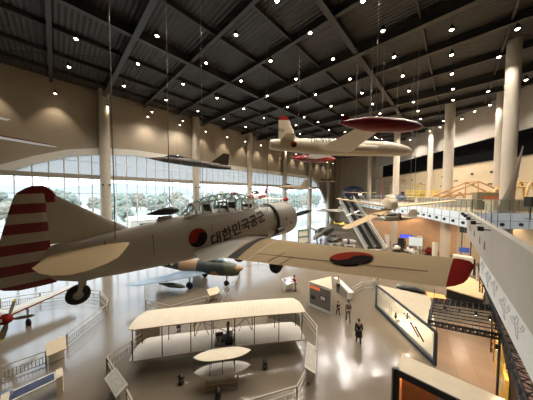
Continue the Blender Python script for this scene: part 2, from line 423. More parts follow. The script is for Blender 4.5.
# ---- upper floor slab, gallery edge and bridge
slabm = mat('gallery_underside', C(176, 150, 118), .6, var=.04)
edge = [V((22.5, 62)), V((22.2, 47)), V((19.7, 33)), V((19.7, 26)), V((17.25, 16.75)), V((RW(16.75) - .1, 16.75))]
poly = [(p.x, p.y) for p in edge] + [(RW(62) - .1, 62)]
sl = MB(); sl.prism(poly, UP - .95, UP); struct('floor_upper', sl, slabm)
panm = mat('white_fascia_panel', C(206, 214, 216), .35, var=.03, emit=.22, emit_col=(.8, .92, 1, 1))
glf2 = glass('bridge_glass', (.95, .97, .97, 1), .04)
glf = glass('rail_glass', (.74, .82, .80, 1), .16)
seam = mat('panel_seam', C(120, 122, 120), .5)
def fascia(p, q, n):              # lit white panels below the floor edge, glass rail above it
    p3, q3 = V((p.x, p.y, 0)), V((q.x, q.y, 0)); L = (q - p).length; d = (q3 - p3).normalized(); nn = V((d.y, -d.x, 0))
    if nn.y > 0 and abs(d.x) > .9: nn = -nn
    if abs(d.x) <= .9 and nn.x > 0: nn = -nn
    pan = MB(); 
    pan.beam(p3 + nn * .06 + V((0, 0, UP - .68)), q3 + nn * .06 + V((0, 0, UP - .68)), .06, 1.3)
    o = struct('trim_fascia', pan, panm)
    se = MB()
    for i in range(n + 1):
        a = p3.lerp(q3, i / n) + nn * .1; se.beam(a + V((0, 0, UP - 1.32)), a + V((0, 0, UP - .03)), .03, .03)
    se.beam(p3 + nn * .1 + V((0, 0, UP - .68)), q3 + nn * .1 + V((0, 0, UP - .68)), .03, .03)
    struct('panel_seam', se, seam, o)
    gl = MB(); gl.quad(p3 + V((0, 0, UP)), q3 + V((0, 0, UP)), q3 + V((0, 0, UP + 1.1)), p3 + V((0, 0, UP + 1.1)))
    g = build('glass_railing', gl, glf, None, False)
    for i in range(2 * n + 1):
        a = p3.lerp(q3, i / (2 * n)); build('post', MB().beam(a + V((0, 0, UP)), a + V((0, 0, UP + 1.1)), .03, .04), seam, g, False)
    r = MB(); r.tube(p3 + V((0, 0, UP + 1.12)), q3 + V((0, 0, UP + 1.12)), .03, 8); build('handrail', r, 'steel', g)
    for i in range(n):
        a = p3.lerp(q3, (i + .5) / n) + nn * .14 + V((0, 0, UP - .95))
        b = MB().tube((0, 0, 0), nn * .12, .14, 14).tube(nn * .12, nn * .16, .09, 14); s = build('wall_spotlight', b, 'black'); s.location = a
        tag(s, 'round black spotlight set in the white lit panels below the gallery railing', 'spotlight', 'spotlights in the gallery fascia')
    return g
rails = ('glass railing along the far gallery edge beside the escalators', 'glass railing of the gallery edge behind the tan hanging aircraft',
         'glass railing of the gallery stretch running back to the thick column', 'glass railing of the gallery stretch in front of the geodesic frames')
for (p, q, n), lab in zip(((edge[1], edge[2], 7), (edge[2], edge[3], 4), (edge[3], edge[4], 7), (edge[4], edge[5], 9)), rails):
    tag(fascia(p, q, n), lab, 'railing')
# bridge: grey parapet along A towards the camera
bq0 = V((17.25, 16.75)); DR = V((9.39, 10.85)).normalized()
def bp_(s, o, z):                 # along the bridge from its far end; o = outwards over the hall
    p = bq0 - DR * s + V((-DR.y, DR.x)) * o
    return V((p.x, p.y, z))
br = MB(); br.prism([tuple(bp_(0, 0, 0)[:2]), tuple(bp_(22.5, 0, 0)[:2]), tuple(bp_(22.5, -1.5, 0)[:2]), tuple(bp_(0, -1.5, 0)[:2])], UP - 1.5, UP - 1.1)
struct('floor_bridge', br, mat('bridge_deck', C(150, 128, 100), .5))
concm = mat('grey_parapet', C(168, 162, 152), .6, var=.05, scale=1.2)
pa = MB(); pa.prism([tuple(bp_(0, 0, 0)[:2]), tuple(bp_(22.5, 0, 0)[:2]), tuple(bp_(22.5, .25, 0)[:2]), tuple(bp_(0, .25, 0)[:2])], H - 3.45, UP + .03)
struct('wall_bridge', pa, concm)
# ------------------------------------------------------------------ the big silver trainer
def interp(st, x):
    st = sorted(st, key=lambda s: s[0])
    if x <= st[0][0]: return st[0][1:]
    for a, b in zip(st, st[1:]):
        if a[0] <= x <= b[0]:
            t = (x - a[0]) / (b[0] - a[0]); return [p + (q - p) * t for p, q in zip(a[1:], b[1:])]
    return st[-1][1:]
def side_fn(st, x0, z0, off=.008, side=-1):       # decal on a fuselage flank; side -1 starboard
    def fn(u, v):
        x = x0 - side * u; z = z0 + v
        zc, hw, hh, p = (list(interp([s[:5] if len(s) > 4 else tuple(s) + (2.0,) for s in st], x)))[:4]
        k = min(.98, abs(z - zc) / hh); y = hw * (1 - k ** p) ** (1 / p)
        return V((x, side * (y + off), z))
    return fn
M['silver'] = mat('trainer_paint', C(182, 174, 160), .45, .0, var=.06, scale=1.2)
M['wing_warm_lit'] = mat('trainer_paint_warm_lit', C(176, 152, 114), .6, var=.05, scale=1.2, spec=.04)  # same silver paint, with the warm light from above put into the colour
M['walk'] = mat('gap_shadow', C(40, 34, 28), .8)  # shade of the wing root gap painted in; also serves the panel seams
M['stripew'] = mat('stripe_white', C(170, 158, 140), .5, var=.05)
M['stripered'] = mat('stripe_red', C(112, 18, 24), .45, var=.08)
M['seam_tan'] = mat('wing_seam', C(152, 130, 96), .6)
M['cockpit'] = mat('cockpit_dark', C(50, 46, 40), .8)
M['canopyglass'] = glass('canopy_glass', (.86, .9, .9, 1), .10)

def trainer():
    rot = flight(46.4, 2.6, 4.45)
    T = thing('trainer_aircraft', 'large silver propeller trainer with red striped tail hanging over the hall', 'aircraft', (.916, 9.402, 9.373), rot=rot, scale=1.028)
    st = [(0, 0, .58, .58), (-.06, 0, .66, .66), (-.2, 0, .70, .70), (-.9, 0, .71, .71), (-1.15, 0, .70, .70), (-1.2, -.01, .64, .66), (-2.0, -.04, .60, .72, 2.2), (-3.2, -.05, .56, .76, 2.3), (-4.2, -.02, .50, .72, 2.3),
          (-5.2, -.08, .43, .62, 2.2), (-6.2, -.10, .31, .54), (-7.0, -.10, .20, .46), (-7.3, -.06, .12, .38), (-7.42, -.04, .05, .30)]
    fz = MB().body(st, 36, mfun=lambda c: 0); build('fuselage', fz, 'silver', T)
    st5 = [s if len(s) > 4 else s + (2.0,) for s in st]
    # engine front, cowl lip, cylinders
    e = MB().tube((-.12, 0, 0), (.02, 0, 0), .28, 20, .18); e.tube((.02, 0, 0), (.28, 0, 0), .09, 14, .06)
    for i in range(9):
        a = 2 * math.pi * i / 9; e.tube((-.03, math.cos(a) * .2, math.sin(a) * .2), (-.03, math.cos(a) * .56, math.sin(a) * .56), .1, 10)
    build('engine', e, 'black', T)
    lip = MB()
    lip.loft([[V((x, r * math.cos(2 * math.pi * i / 32), r * math.sin(2 * math.pi * i / 32))) for i in range(32)] for x, r in ((.0, .56), (.03, .6), (.0, .66), (-.06, .67), (-.02, .56))], cap0=False, cap1=False)
    build('cowl_ring', lip, 'silver', T)
    sl = MB()
    sl.loft([[V((x, r * math.cos(2 * math.pi * i / 36), r * math.sin(2 * math.pi * i / 36))) for i in range(36)] for x, r in ((-1.16, .705), (-1.16, .715), (-1.24, .70), (-1.24, .64))], cap0=False, cap1=False)
    build('cowl_gap', sl, 'black', T)
    pr = MB()
    for s in (-1, 1):
        secs = []
        for q, c, tw in ((.08, .10, 50), (.3, .17, 38), (.7, .2, 26), (1.1, .16, 20), (1.32, .05, 16)):
            a = R(tw); d = V((math.sin(a), 0, math.cos(a))) * c / 2; th = V((math.cos(a), 0, -math.sin(a))) * .018
            base = V((.2, s * q, 0)); secs.append([base - d, base + th, base + d, base - th])
        pr.loft(secs)
    pr.lathe([(0, .09), (.1, .1), (.22, .05), (.26, .001)], (.1, 0, 0), (.5, 0, 0), 14)
    p = build('propeller', pr, 'black', T); p.rotation_euler = (R(-12), 0, 0)
    # exhaust, panels
    ex = MB().path([(-1.0, -.62, -.3), (-1.15, -.78, -.32), (-1.5, -.84, -.34)], .09, 12); build('exhaust_pipe', ex, 'black', T)
    bp2 = MB(); f = side_fn(st5, -.75, -.12, .006)
    for k in range(2):
        u0, v0 = (-.03, .15) if k == 0 else (.28, -.05)
        pts = [f(u0 + .05 * math.cos(a), v0 + .05 * math.sin(a)) for a in [2 * math.pi * i / 12 for i in range(12)]]; bp2.add(pts, [tuple(range(12))])
    build('cowl_latch', bp2, 'black', T, False)
    # canopy: greenhouse with frames
    cs = [(-1.85, .30, .08), (-2.15, .39, .50), (-2.55, .41, .58), (-3.0, .42, .60), (-3.4, .42, .58), (-3.9, .40, .50), (-4.3, .36, .38), (-4.65, .26, .08)]
    zb = lambda x: interp(st5, x)[0] + interp(st5, x)[2] * .86
    arc = lambda x, w, h, k=0.0: [V((x, (w + k) * math.cos(math.pi * i / 14), zb(x) + (h + k) * math.sin(math.pi * i / 14) ** .75)) for i in range(15)]
    cg_ = MB(); cg_.loft([arc(*c) for c in cs], closed=False); cn = build('canopy', cg_, 'canopyglass', T)
    fr = MB()
    for x, w, h in ((-2.15, .39, .50), (-2.42, .405, .556), (-2.7, .413, .587), (-3.0, .42, .60), (-3.3, .42, .585), (-3.6, .412, .55), (-3.9, .40, .50), (-4.15, .375, .425), (-4.35, .35, .36), (-1.86, .3, .08)):
        fr.path(arc(x, w, h, .008), .022, 6)
    for i in (0, 3, 7, 11, 14): fr.path([arc(*c, .006)[i] for c in cs], .018, 6)
    build('canopy_frame', fr, 'silver', cn)
    ck = MB().box((-3.2, 0, .56), (2.5, .6, .08))
    for x in (-2.6, -3.6):
        ck.box((x - .25, 0, .72), (.1, .36, .36)); ck.box((x, 0, .62), (.4, .36, .1))
    ck.box((-2.2, 0, .68), (.1, .5, .2)); ck.box((-3.2, 0, .68), (.08, .5, .22))
    ck.path([(-3.25, -.34, .56), (-3.25, -.26, .92), (-3.25, .26, .92), (-3.25, .34, .56)], .03, 8)
    build('cockpit_interior', ck, 'cockpit', cn)
    # anti glare deck ahead of the windscreen
    ag = MB(); pts = []
    for x in (-1.2, -1.45, -1.75): pts.append([V((x, .42 * math.sin(R(a)), interp(st5, x)[0] + (interp(st5, x)[2] + .006) * math.cos(R(a) * .62))) for a in range(-60, 61, 15)])
    ag.loft(pts, closed=False); build('antiglare_panel', ag, 'black', T)
    # football aerial
    af = MB().loft([[V((-5.55 + a * 1.0, b * 1, .72 + c_)) for a, b, c_ in ()]] * 0) if False else MB()
    af.lift([((-4.85, 0, .4), (-5.4, 0, .4), .14), ((-4.95, 0, .66), (-5.3, 0, .66), .1)], (0, 1, 0)); ae = build('aerial_mount', af, 'silver', T)
    fb = MB().body([(-4.72, .79, .01, .01), (-4.78, .79, .07, .07), (-4.95, .79, .12, .12), (-5.2, .78, .10, .10), (-5.55, .75, .02, .02)], 14); build('football_aerial', fb, 'black', ae)
    # wings
    def wing(s):
        w = [((-1.75, s * .3, -.66), (-4.25, s * .3, -.60), .15), ((-1.8, s * 1.4, -.64), (-4.1, s * 1.4, -.58), .14), ((-2.25, s * 3.6, -.44), (-4.02, s * 3.6, -.4), .12), ((-2.66, s * 5.8, -.25), (-3.95, s * 5.8, -.22), .10)]
        o = build('wing', MB().lift([(a, b, th * (V(a) - V(b)).length) for a, b, th in w], (0, 0, 1), 12), 'wing_warm_lit', T)
        t = [((-2.66, s * 5.8, -.25), (-3.95, s * 5.8, -.22), .12), ((-2.72, s * 5.9, -.23), (-3.9, s * 5.88, -.2), .11), ((-2.82, s * 5.98, -.21), (-3.8, s * 5.94, -.19), .07), ((-3.0, s * 6.02, -.2), (-3.65, s * 5.97, -.19), .02)]
        build('wing_tip', MB().lift([(V(a) , V(b), th) for a, b, th in t], (0, 0, 1), 12), 'red', o, label='dark red wing tip')
        return o
    wr = wing(-1); wing(1)
    def top(x, y):       # height of the upper wing skin
        k = min(1, max(0, (abs(y) - 1.4) / 4.3)); le = -1.8 - .88 * k; te = -4.1 + .15 * k; z = -.64 + .39 * k; c = le - te
        t = max(0, min(1, (le - x) / c)); th = (.14 - .04 * k) * c
        return z + (t * .05) + 5 * th * (.2969 * math.sqrt(t) - .126 * t - .3516 * t * t + .2843 * t ** 3 - .1015 * t ** 4)
    taegeuk(lambda u, v: V((-3.36 + v, -4.46 - u, top(-3.36 + v, -4.46 - u) + .012)), .37, wr, 'wing_roundel')
    wk = MB(); g = []
    for i in range(9):
        x = -1.95 - 2.12 * i / 8; e = (i / 8) ** 1.3; g.append([V((x, -y, top(x, -y) + .014)) for y in (.68 + .72 * e, .74 + .8 * e, .8 + .9 * e, .86 + 1.0 * e)])
    wk.loft(g, closed=False); build('gap_shadow', wk, 'walk', wr)  # dark strip paints the shade between fillet and wing
    ln = MB(); g = []
    for i in range(9):
        x = -1.86 - 2.2 * i / 8; e = .85 * i / 8; g.append([V((x, -y, top(x, -y) + .014)) for y in (1.40 + e, 1.44 + e)])
    ln.loft(g, closed=False); build('wing_joint_strip', ln, 'offwhite', wr)
    ai = MB()
    for pts in ([(-3.62, -2.0), (-3.62, -5.6)], [(-3.62, -3.3), (-4.02, -3.3)], [(-3.4, -2.9), (-3.95, -2.9)]):
        ai.path([V((x, y, top(x, y) + .004)) for x, y in [(pts[0][0] + (pts[1][0] - pts[0][0]) * i / 6, pts[0][1] + (pts[1][1] - pts[0][1]) * i / 6) for i in range(7)]], .008, 4)
    build('aileron_seam', ai, 'seam_tan', wr)
    fi = MB()       # wing root fillet
    fi.loft([[V((x, -.40, -.30 + dz)), V((x, -.60 - dy, -.48 + dz)), V((x, -.85 - dy, -.56 + dz * .3))] for x, dy, dz in ((-1.7, -.1, -.02), (-2.4, .0, .06), (-3.2, .2, .05), (-4.0, .5, -.02), (-4.6, .3, -.1))], closed=False)
    build('wing_fillet', fi, 'silver', T)
    # tail: fin, striped rudder, tailplanes
    fin = MB().lift([((-5.8, 0, .33), (-7.36, 0, .33), .10), ((-6.58, 0, .88), (-7.36, 0, .88), .08), ((-7.24, 0, 1.37), (-7.38, 0, 1.37), .03)], (0, 1, 0))
    build('fin', fin, 'silver', T)
    prof = [(-.46, -7.3, -7.8), (-.40, -7.3, -7.98), (-.3, -7.32, -8.1), (.1, -7.34, -8.07), (.55, -7.35, -7.97), (1.0, -7.36, -7.86), (1.34, -7.36, -7.77), (1.42, -7.36, -7.72), (1.5, -7.38, -7.62), (1.55, -7.4, -7.52)]
    rs = []; zs = sorted([-.46, -.43, -.40] + [1.385 - .192 * i / 3 for i in range(28)] + [1.42, 1.46, 1.5, 1.53, 1.55])
    pi = [(z, a, b) for z, a, b in prof]
    for z in zs:
        a, b = interp(pi, z)[:2]; rs.append(((a, 0, z), (b, 0, z), .08 * (1 if z < 1.4 else max(.1, (1.56 - z) / .16))))
    def stripe(c):
        k = math.floor((1.385 - c.z) / .192); return 1 if k < 0 or k % 2 == 1 else 0
    build('rudder', MB().lift(rs, (0, 1, 0), 9, mfun=stripe), ['stripew', 'stripered'], T, label='rudder with red and white stripes')
    ca = MB().lift([((-7.2, 0, 1.2), (-7.36, 0, 1.2), .09), ((-7.2, 0, 1.34), (-7.38, 0, 1.34), .08), ((-7.24, 0, 1.44), (-7.4, 0, 1.44), .06), ((-7.32, 0, 1.52), (-7.44, 0, 1.52), .03), ((-7.38, 0, 1.55), (-7.46, 0, 1.55), .01)], (0, 1, 0)); build('fin_cap', ca, 'stripered', T, label='red fin cap')
    for s in (-1, 1):
        tp = [((le, s * y, .12 + .01 * y), (te, s * y, .12 + .01 * y), th) for y, le, te, th in ((.05, -5.98, -7.35, .10), (.7, -6.13, -7.42, .10), (1.3, -6.28, -7.47, .09), (1.9, -6.45, -7.33, .07), (2.2, -6.62, -7.2, .05), (2.38, -6.8, -7.07, .03), (2.44, -6.9, -7.0, .01))]
        build('tailplane', MB().lift(tp, (0, 0, 1)), 'wing_warm_lit', T)
    tl = MB().tube((-6.85, 0, -.45), (-6.95, 0, -.66), .05, 10); tl.beam((-6.92, .09, -.6), (-7.0, .09, -.84), .04, .08).beam((-6.92, -.09, -.6), (-7.0, -.09, -.84), .04, .08).box((-6.92, 0, -.6), (.14, .22, .07)); tl.box((-6.82, 0, -.5), (.3, .16, .16))
    tg = build('tail_gear', tl, 'silver', T)
    whl = MB().lathe([(-.08, .08), (-.075, .17), (-.04, .21), (.04, .21), (.075, .17), (.08, .08)], (-7.0, 0, -.84), (-7.0, 1, -.84), 20); w_ = build('wheel', whl, 'rubber', tg)
    build('wheel_hub', MB().tube((-7.0, -.09, -.84), (-7.0, .09, -.84), .09, 14), 'steel', w_)
    for s in (-1, 1):
        lg = MB().tube((-2.0, s * 1.25, -.7), (-1.92, s * 1.3, -1.3), .07, 10).tube((-1.92, s * 1.3, -1.3), (-1.92, s * 1.1, -1.4), .05, 8); lo = build('main_gear_leg', lg, 'silver', T)
        build('wheel', MB().lathe([(-.1, .1), (-.09, .26), (-.04, .33), (.04, .33), (.09, .26), (.1, .1)], (-1.92, s * 1.1, -1.4), (-1.92, s * 1.1 + 1, -1.4), 20), 'rubber', lo)
    # writing and roundel
    decal_text('lettering', '대한민국공군', .43, lambda u, v: side_fn(st5, -4.04, -.40, .01)(u * .94 - v * .1, v + u * .235), 'black', T, .012)
    taegeuk(side_fn(st5, -4.42, -.05, .012), .275, T, 'fuselage_roundel')
    for x in (-3.98, -5.55, -6.5):
        pl = MB()
        f = side_fn(st5, x, 0, .004); pl.path([f(0, v) for v in (-.28, -.15, 0, .15, .25)], .006, 4); build('panel_seam', pl, 'walk', T)
    mw = rot.to_matrix()
    for q, lab in (((-6.3, -.2, .15), 'thin cable hanging the silver trainer by its rear fuselage, nearer the tail'), ((-4.9, .35, .3), 'thin cable hanging the silver trainer just behind the round black aerial'), ((-1.6, -.5, .4), 'thin cable hanging the silver trainer by its engine cowling'), ((-2.6, 3.0, -.3), 'thin cable hanging the silver trainer by its far wing')):
        p = mw @ (V(q) * 1.028) + V(T.location); cable(p, (p.x - .15, p.y, CEIL - .6), lab)
    return T
trainer()

# ------------------------------------------------------------------ generic aeroplane
def plane(name, label, cat, loc, rot, scale, spec, group=None):
    T = thing(name, label, cat, loc, rot=rot, scale=scale, group=group)
    m = spec['mat']; st = spec['body']; f = build('fuselage', MB().body(st, 24), m, T)
    for w in spec.get('wings', []):
        for s in (-1, 1):
            build(w.get('name', 'wing'), MB().lift([((a[0], s * a[1], a[2]), (b[0], s * b[1], b[2]), th) for a, b, th in w['st']], (0, 0, 1)), w.get('mat', m), T, label=w.get('label'))
    for w in spec.get('fins', []):
        build(w.get('name', 'fin'), MB().lift(w['st'], (0, 1, 0)), w.get('mat', m), T, label=w.get('label'))
    for b in spec.get('bodies', []):
        for s in ((-1, 1) if b.get('pair', True) else (1,)):
            stt = [(x[0], x[1], x[2], x[3], x[4] if len(x) > 4 else 2.0, s * b.get('y', 0)) for x in b['st']]
            build(b['name'], MB().body(stt, 18), b.get('mat', m), T, label=b.get('label'))
    if 'canopy' in spec: build('canopy', MB().body(spec['canopy'], 18), spec.get('canmat', 'darkglass'), T)
    if spec.get('gear'):
        for x, y, z0, z1, r in spec['gear']:
            g = build('landing_gear', MB().tube((x, y, z0), (x, y, z1 + r), .06, 8).tube((x + .25, y, z0), (x, y, (z0 + z1) / 2), .035, 8), 'steel', T)
            build('wheel', MB().lathe([(-.1, r * .4), (-.09, r * .8), (-.04, r), (.04, r), (.09, r * .8), (.1, r * .4)], (x, y, z1 + r), (x, y + 1, z1 + r), 16), 'rubber', g)
    return T
M['bladetan'] = mat('propeller_tan', C(96, 84, 62), .6)
M['darkglass'] = mat('smoked_canopy', C(40, 44, 46), .12)
M['jetsilver'] = mat('jet_silver', C(182, 169, 146), .4, .1, var=.06)
M['jetgrey'] = mat('jet_grey', C(128, 124, 116), .5)
M['jetdark'] = mat('jet_dark_grey', C(86, 80, 72), .55)
def swept(le0, te0, y0, z0, le1, te1, y1, z1, t=.1):
    return [((le0, y0, z0), (te0, y0, z0), t * (le0 - te0)), ((le1, y1, z1), (te1, y1, z1), t * (le1 - te1)), ((le1 - .1, y1 + .08, z1), (te1 + .05, y1 + .08, z1), .02)]
def finp(le0, te0, z0, le1, te1, z1, t=.08, y=0):
    return [((le0, y, z0), (te0, y, z0), t * (le0 - te0)), ((le1, y, z1), (te1, y, z1), t * (le1 - te1)), ((le1 - .12, y, z1 + .07), (te1 + .06, y, z1 + .07), .02)]
# T-tail straight-wing jet with tip tanks (origin at the wing)
stj = [(x * 1.1, *r) for x, *r in [(6.0, -.12, .03, .03), (5.93, -.12, .18, .18), (5.7, -.11, .32, .33), (5.2, -.08, .46, .48), (4.2, -.02, .54, .62), (2.6, .02, .56, .68), (.5, 0, .66, .72), (-1.5, 0, .66, .7), (-3.2, .02, .54, .6), (-4.8, .05, .42, .5), (-5.6, .05, .36, .4), (-5.65, .05, .30, .34)]]
tank = [(2.7, 0, .03, .03), (2.55, 0, .14, .14), (2.1, 0, .29, .29), (1.2, 0, .40, .40), (0, 0, .43, .43), (-1.0, 0, .38, .38), (-1.9, 0, .2, .2), (-2.5, 0, .04, .04)]
J = plane('jet_trainer', 'silver jet trainer with red wing tip tanks hanging highest beneath the ceiling', 'aircraft', (6.1, 16.6, H + 3.8), flight(84, 0, 0), .95,
    dict(mat='jetsilver', body=stj,
         wings=[dict(st=[((.7, .55, -.35), (-2.2, .55, -.32), .34), ((-.1, 5.55, -.05), (-1.55, 5.55, -.03), .15)]), dict(name='tailplane', st=[((-4.2, .2, .35), (-5.4, .2, .35), .1), ((-4.6, 2.1, .4), (-5.3, 2.1, .4), .06)])],
         fins=[dict(st=[((-3.2, 0, .4), (-5.5, 0, .4), .16), ((-4.0, 0, .75), (-5.5, 0, .75), .14), ((-4.6, 0, 2.1), (-5.5, 0, 2.1), .1)]), dict(name='fin_cap', mat='red', label='red fin cap', st=[((-4.6, 0, 2.1), (-5.5, 0, 2.1), .11), ((-4.7, 0, 2.3), (-5.45, 0, 2.3), .09), ((-4.9, 0, 2.42), (-5.3, 0, 2.42), .03)])],
         bodies=[dict(name='air_intake', y=.62, st=[(2.9, -.16, .12, .24), (2.6, -.16, .2, .3), (1.0, -.14, .22, .3), (-1.5, -.1, .05, .2)])],
         canopy=[(4.3, .45, .05, .03), (3.6, .6, .3, .32), (2.4, .68, .34, .4), (1.0, .66, .3, .36), (.2, .62, .1, .1)]))
for s in (-1, 1):
    build('tip_tank', MB().body([(x - .5, z - .0, a, b, 2.0, s * 5.75) for x, z, a, b in tank], 22), 'tankred', J, label='glossy dark red wing tip tank')
    build('tank_fin', MB().lift([((-2.1, s * 5.75, .1), (-2.8, s * 5.75, .1), .05), ((-2.5, s * 5.75, .42), (-2.9, s * 5.75, .42), .03)], (0, 1, 0)), 'red', J)
decal_text('lettering', 'TR-918', .62, side_fn(stj, -3.0, .2, .02), 'black', J, .008)
decal_text('fin_number', '15939', .36, lambda u, v: V((-5.9 + u, -.085, 1.1 + v)), 'navy', J)
taegeuk(side_fn(stj, -4.3, .02, .015), .26, J, 'roundel')
for q in ((1.0, -.5, .6), (-3.8, 0, .5), (-.6, -5.5, .4)):
    p = flight(84).to_matrix() @ (V(q) * .95) + V(J.location); cable(p, (p.x, p.y, CEIL - .6), 'thin cable hanging the silver jet trainer with red tip tanks from the ceiling', 'cables of the silver jet trainer', .010)

f5 = [(7.0, -.1, .03, .03), (6.4, -.08, .14, .14), (5.0, -.02, .34, .38), (3.6, .05, .45, .52), (1.5, .05, .62, .6), (-1.5, 0, .72, .56), (-4, 0, .74, .52), (-6.0, 0, .62, .42), (-6.8, 0, .5, .34)]
def fighter(label, loc, rot, sc, m, wm=None, finm=None):
    return plane('fighter_jet', label, 'aircraft', loc, rot, sc,
        dict(mat=m, body=f5, wings=[dict(mat=wm or m, st=[((.8, .6, -.25), (-2.6, .6, -.25), .14), ((-1.5, 3.9, -.25), (-2.6, 3.9, -.25), .05)]), dict(mat=wm or m, name='tailplane', st=[((-4.6, .6, -.2), (-6.4, .6, -.2), .09), ((-6.0, 2.2, -.3), (-6.7, 2.2, -.3), .04)])],
             fins=[dict(mat=finm or m, st=[((-2.6, 0, .4), (-6.4, 0, .4), .16), ((-5.2, 0, 2.45), (-6.5, 0, 2.45), .07)])],
             bodies=[dict(name='air_intake', y=.72, st=[(2.2, .05, .12, .28), (2.0, .05, .18, .34), (-1, 0, .16, .34), (-3, 0, .05, .2)]), dict(name='wing_tank', y=3.95, mat=wm or m, st=[(.6, -.25, .02, .02), (0, -.25, .2, .2), (-1.6, -.25, .27, .27), (-3.4, -.25, .18, .18), (-4.2, -.25, .02, .02)])],
             canopy=[(4.8, .36, .04, .03), (4.0, .5, .24, .3), (2.8, .58, .28, .34), (1.4, .52, .2, .24), (.6, .5, .05, .05)]))
M['camobrown'] = camo('dark_brown_camo', [(0, C(30, 28, 23)), (.46, C(70, 50, 32)), (.56, C(24, 26, 22))], .5)
M['jetdark2'] = mat('dark_brown', C(40, 34, 28), .7, spec=.1)
M['paleunder'] = mat('pale_underside', C(150, 140, 122), .5)
def hang(T, pts, lab, grp):
    mw = T.rotation_euler.to_matrix()
    for q in pts:
        p = mw @ (V(q) * T.scale[0]) + V(T.location); cable(p, (p.x, p.y, CEIL - .5), lab, grp, .010)
a = aty(146, 160, 25.5); b = aty(233, 166, 33.5); c = (a + b) / 2
t1 = fighter('dark brown camouflaged fighter jet hanging before the beige wall above the window arch', c, flight(223.5, .5, 7.5), .90, 'camobrown', 'jetdark2', 'jetdark2')
hang(t1, [(3, 0, .5), (-3.5, 0, .5)], 'thin cable hanging the brown camouflaged fighter jet', 'cables of the brown fighter jet')
t2 = fighter('olive grey fighter jet hanging before the window above the engine of the trainer', (aty(273, 187, 43) + aty(311, 188, 54)) / 2, flight(223.5, 0, .5), .92, mat('olive_grey', C(146, 130, 104), .5), 'paleunder')
hang(t2, [(3, 0, .5), (-3.5, 0, .5)], 'thin cable hanging the olive grey fighter jet', 'cables of the olive grey fighter jet')
t3 = fighter('small brown jet with white wings hanging where the window arch curves down', (aty(315, 180, 56) + aty(334, 181, 62)) / 2, flight(228, 0, 4), .55, mat('jet_brown', C(116, 92, 62), .5), 'white')
hang(t3, [(3, 0, .5), (-3.5, 0, .5)], 'thin cable hanging the small brown jet', 'cables of the small brown jet')
# display-team jet with tip tanks
dt = plane('display_jet', 'white display team jet with red wing tips and nose hanging before the window', 'aircraft', aty(259, 196, 34), flight(200, -2, 5), .92,
    dict(mat='white', body=[(4.2, -.1, .04, .04), (4.0, -.1, .3, .25), (3.2, 0, .6, .55), (1.8, .05, .7, .65), (0, 0, .7, .6), (-2, .1, .45, .45), (-4.4, .25, .14, .2)],
         wings=[dict(st=[((.8, .5, -.35), (-1.4, .5, -.35), .28), ((.3, 4.6, -.1), (-1.0, 4.6, -.1), .14)]), dict(name='wing_tip', mat='red', label='red wing tip', st=[((.3, 4.6, -.1), (-1.0, 4.6, -.1), .15), ((.2, 5.1, -.08), (-.9, 5.1, -.08), .1)]), dict(name='tailplane', st=[((-3.3, .1, .9), (-4.5, .1, .9), .1), ((-3.5, 2.0, .9), (-4.3, 2.0, .9), .06)])],
         fins=[dict(mat='red', label='red fin', st=[((-2.6, 0, .3), (-4.5, 0, .3), .14), ((-3.7, 0, 1.9), (-4.7, 0, 1.9), .08)])],
         bodies=[dict(name='tip_tank', y=5.2, mat='red', label='red tip tank', st=[(1.8, -.08, .03, .03), (1.2, -.08, .24, .24), (-.4, -.08, .28, .28), (-1.6, -.08, .05, .05)]), dict(name='air_intake', mat='dkred', y=.7, st=[(1.6, -.1, .2, .25), (0, -.1, .28, .3), (-1.6, -.1, .15, .2)]),
                 dict(name='nose_band', mat='dkred', label='dark red nose', y=0, pair=False, st=[(4.25, -.1, .04, .04), (4.0, -.1, .32, .27), (3.5, -.05, .53, .48)])],
         canopy=[(3.2, .4, .1, .1), (2.6, .55, .45, .4), (1.4, .6, .5, .45), (.4, .5, .2, .2)]))
hang(dt, [(1, 0, .6), (-2, 0, .5)], 'thin cable hanging the white and red display jet', 'cables of the white display jet')
# grey swept jet and delta near the escalators
t4 = plane('swept_jet', 'grey jet hanging nose first beside the escalators above the parked grey fighter', 'aircraft', aty(330, 210.5, 40), flight(262, 0, 4), .42,
    dict(mat='jetgrey', body=f5, wings=[dict(st=[((1.4, .6, -.1), (-3.4, .6, -.1), .16), ((-2.6, 4.4, -.1), (-3.6, 4.4, -.1), .05)]), dict(name='tailplane', st=[((-4.8, .6, 0), (-6.6, .6, 0), .08), ((-6.2, 2.6, -.2), (-7, 2.6, -.2), .04)])],
         fins=[dict(st=[((-3, 0, .4), (-6.6, 0, .4), .14), ((-6.0, 0, 3.0), (-7.0, 0, 3.0), .06)])], canopy=[(4.8, .36, .04, .03), (4, .5, .24, .3), (2.8, .58, .28, .34), (1, .5, .05, .05)]))
hang(t4, [(2, 0, .5), (-3, 0, .5)], 'thin cable hanging the grey jet beside the escalators', 'cables of the grey jet')
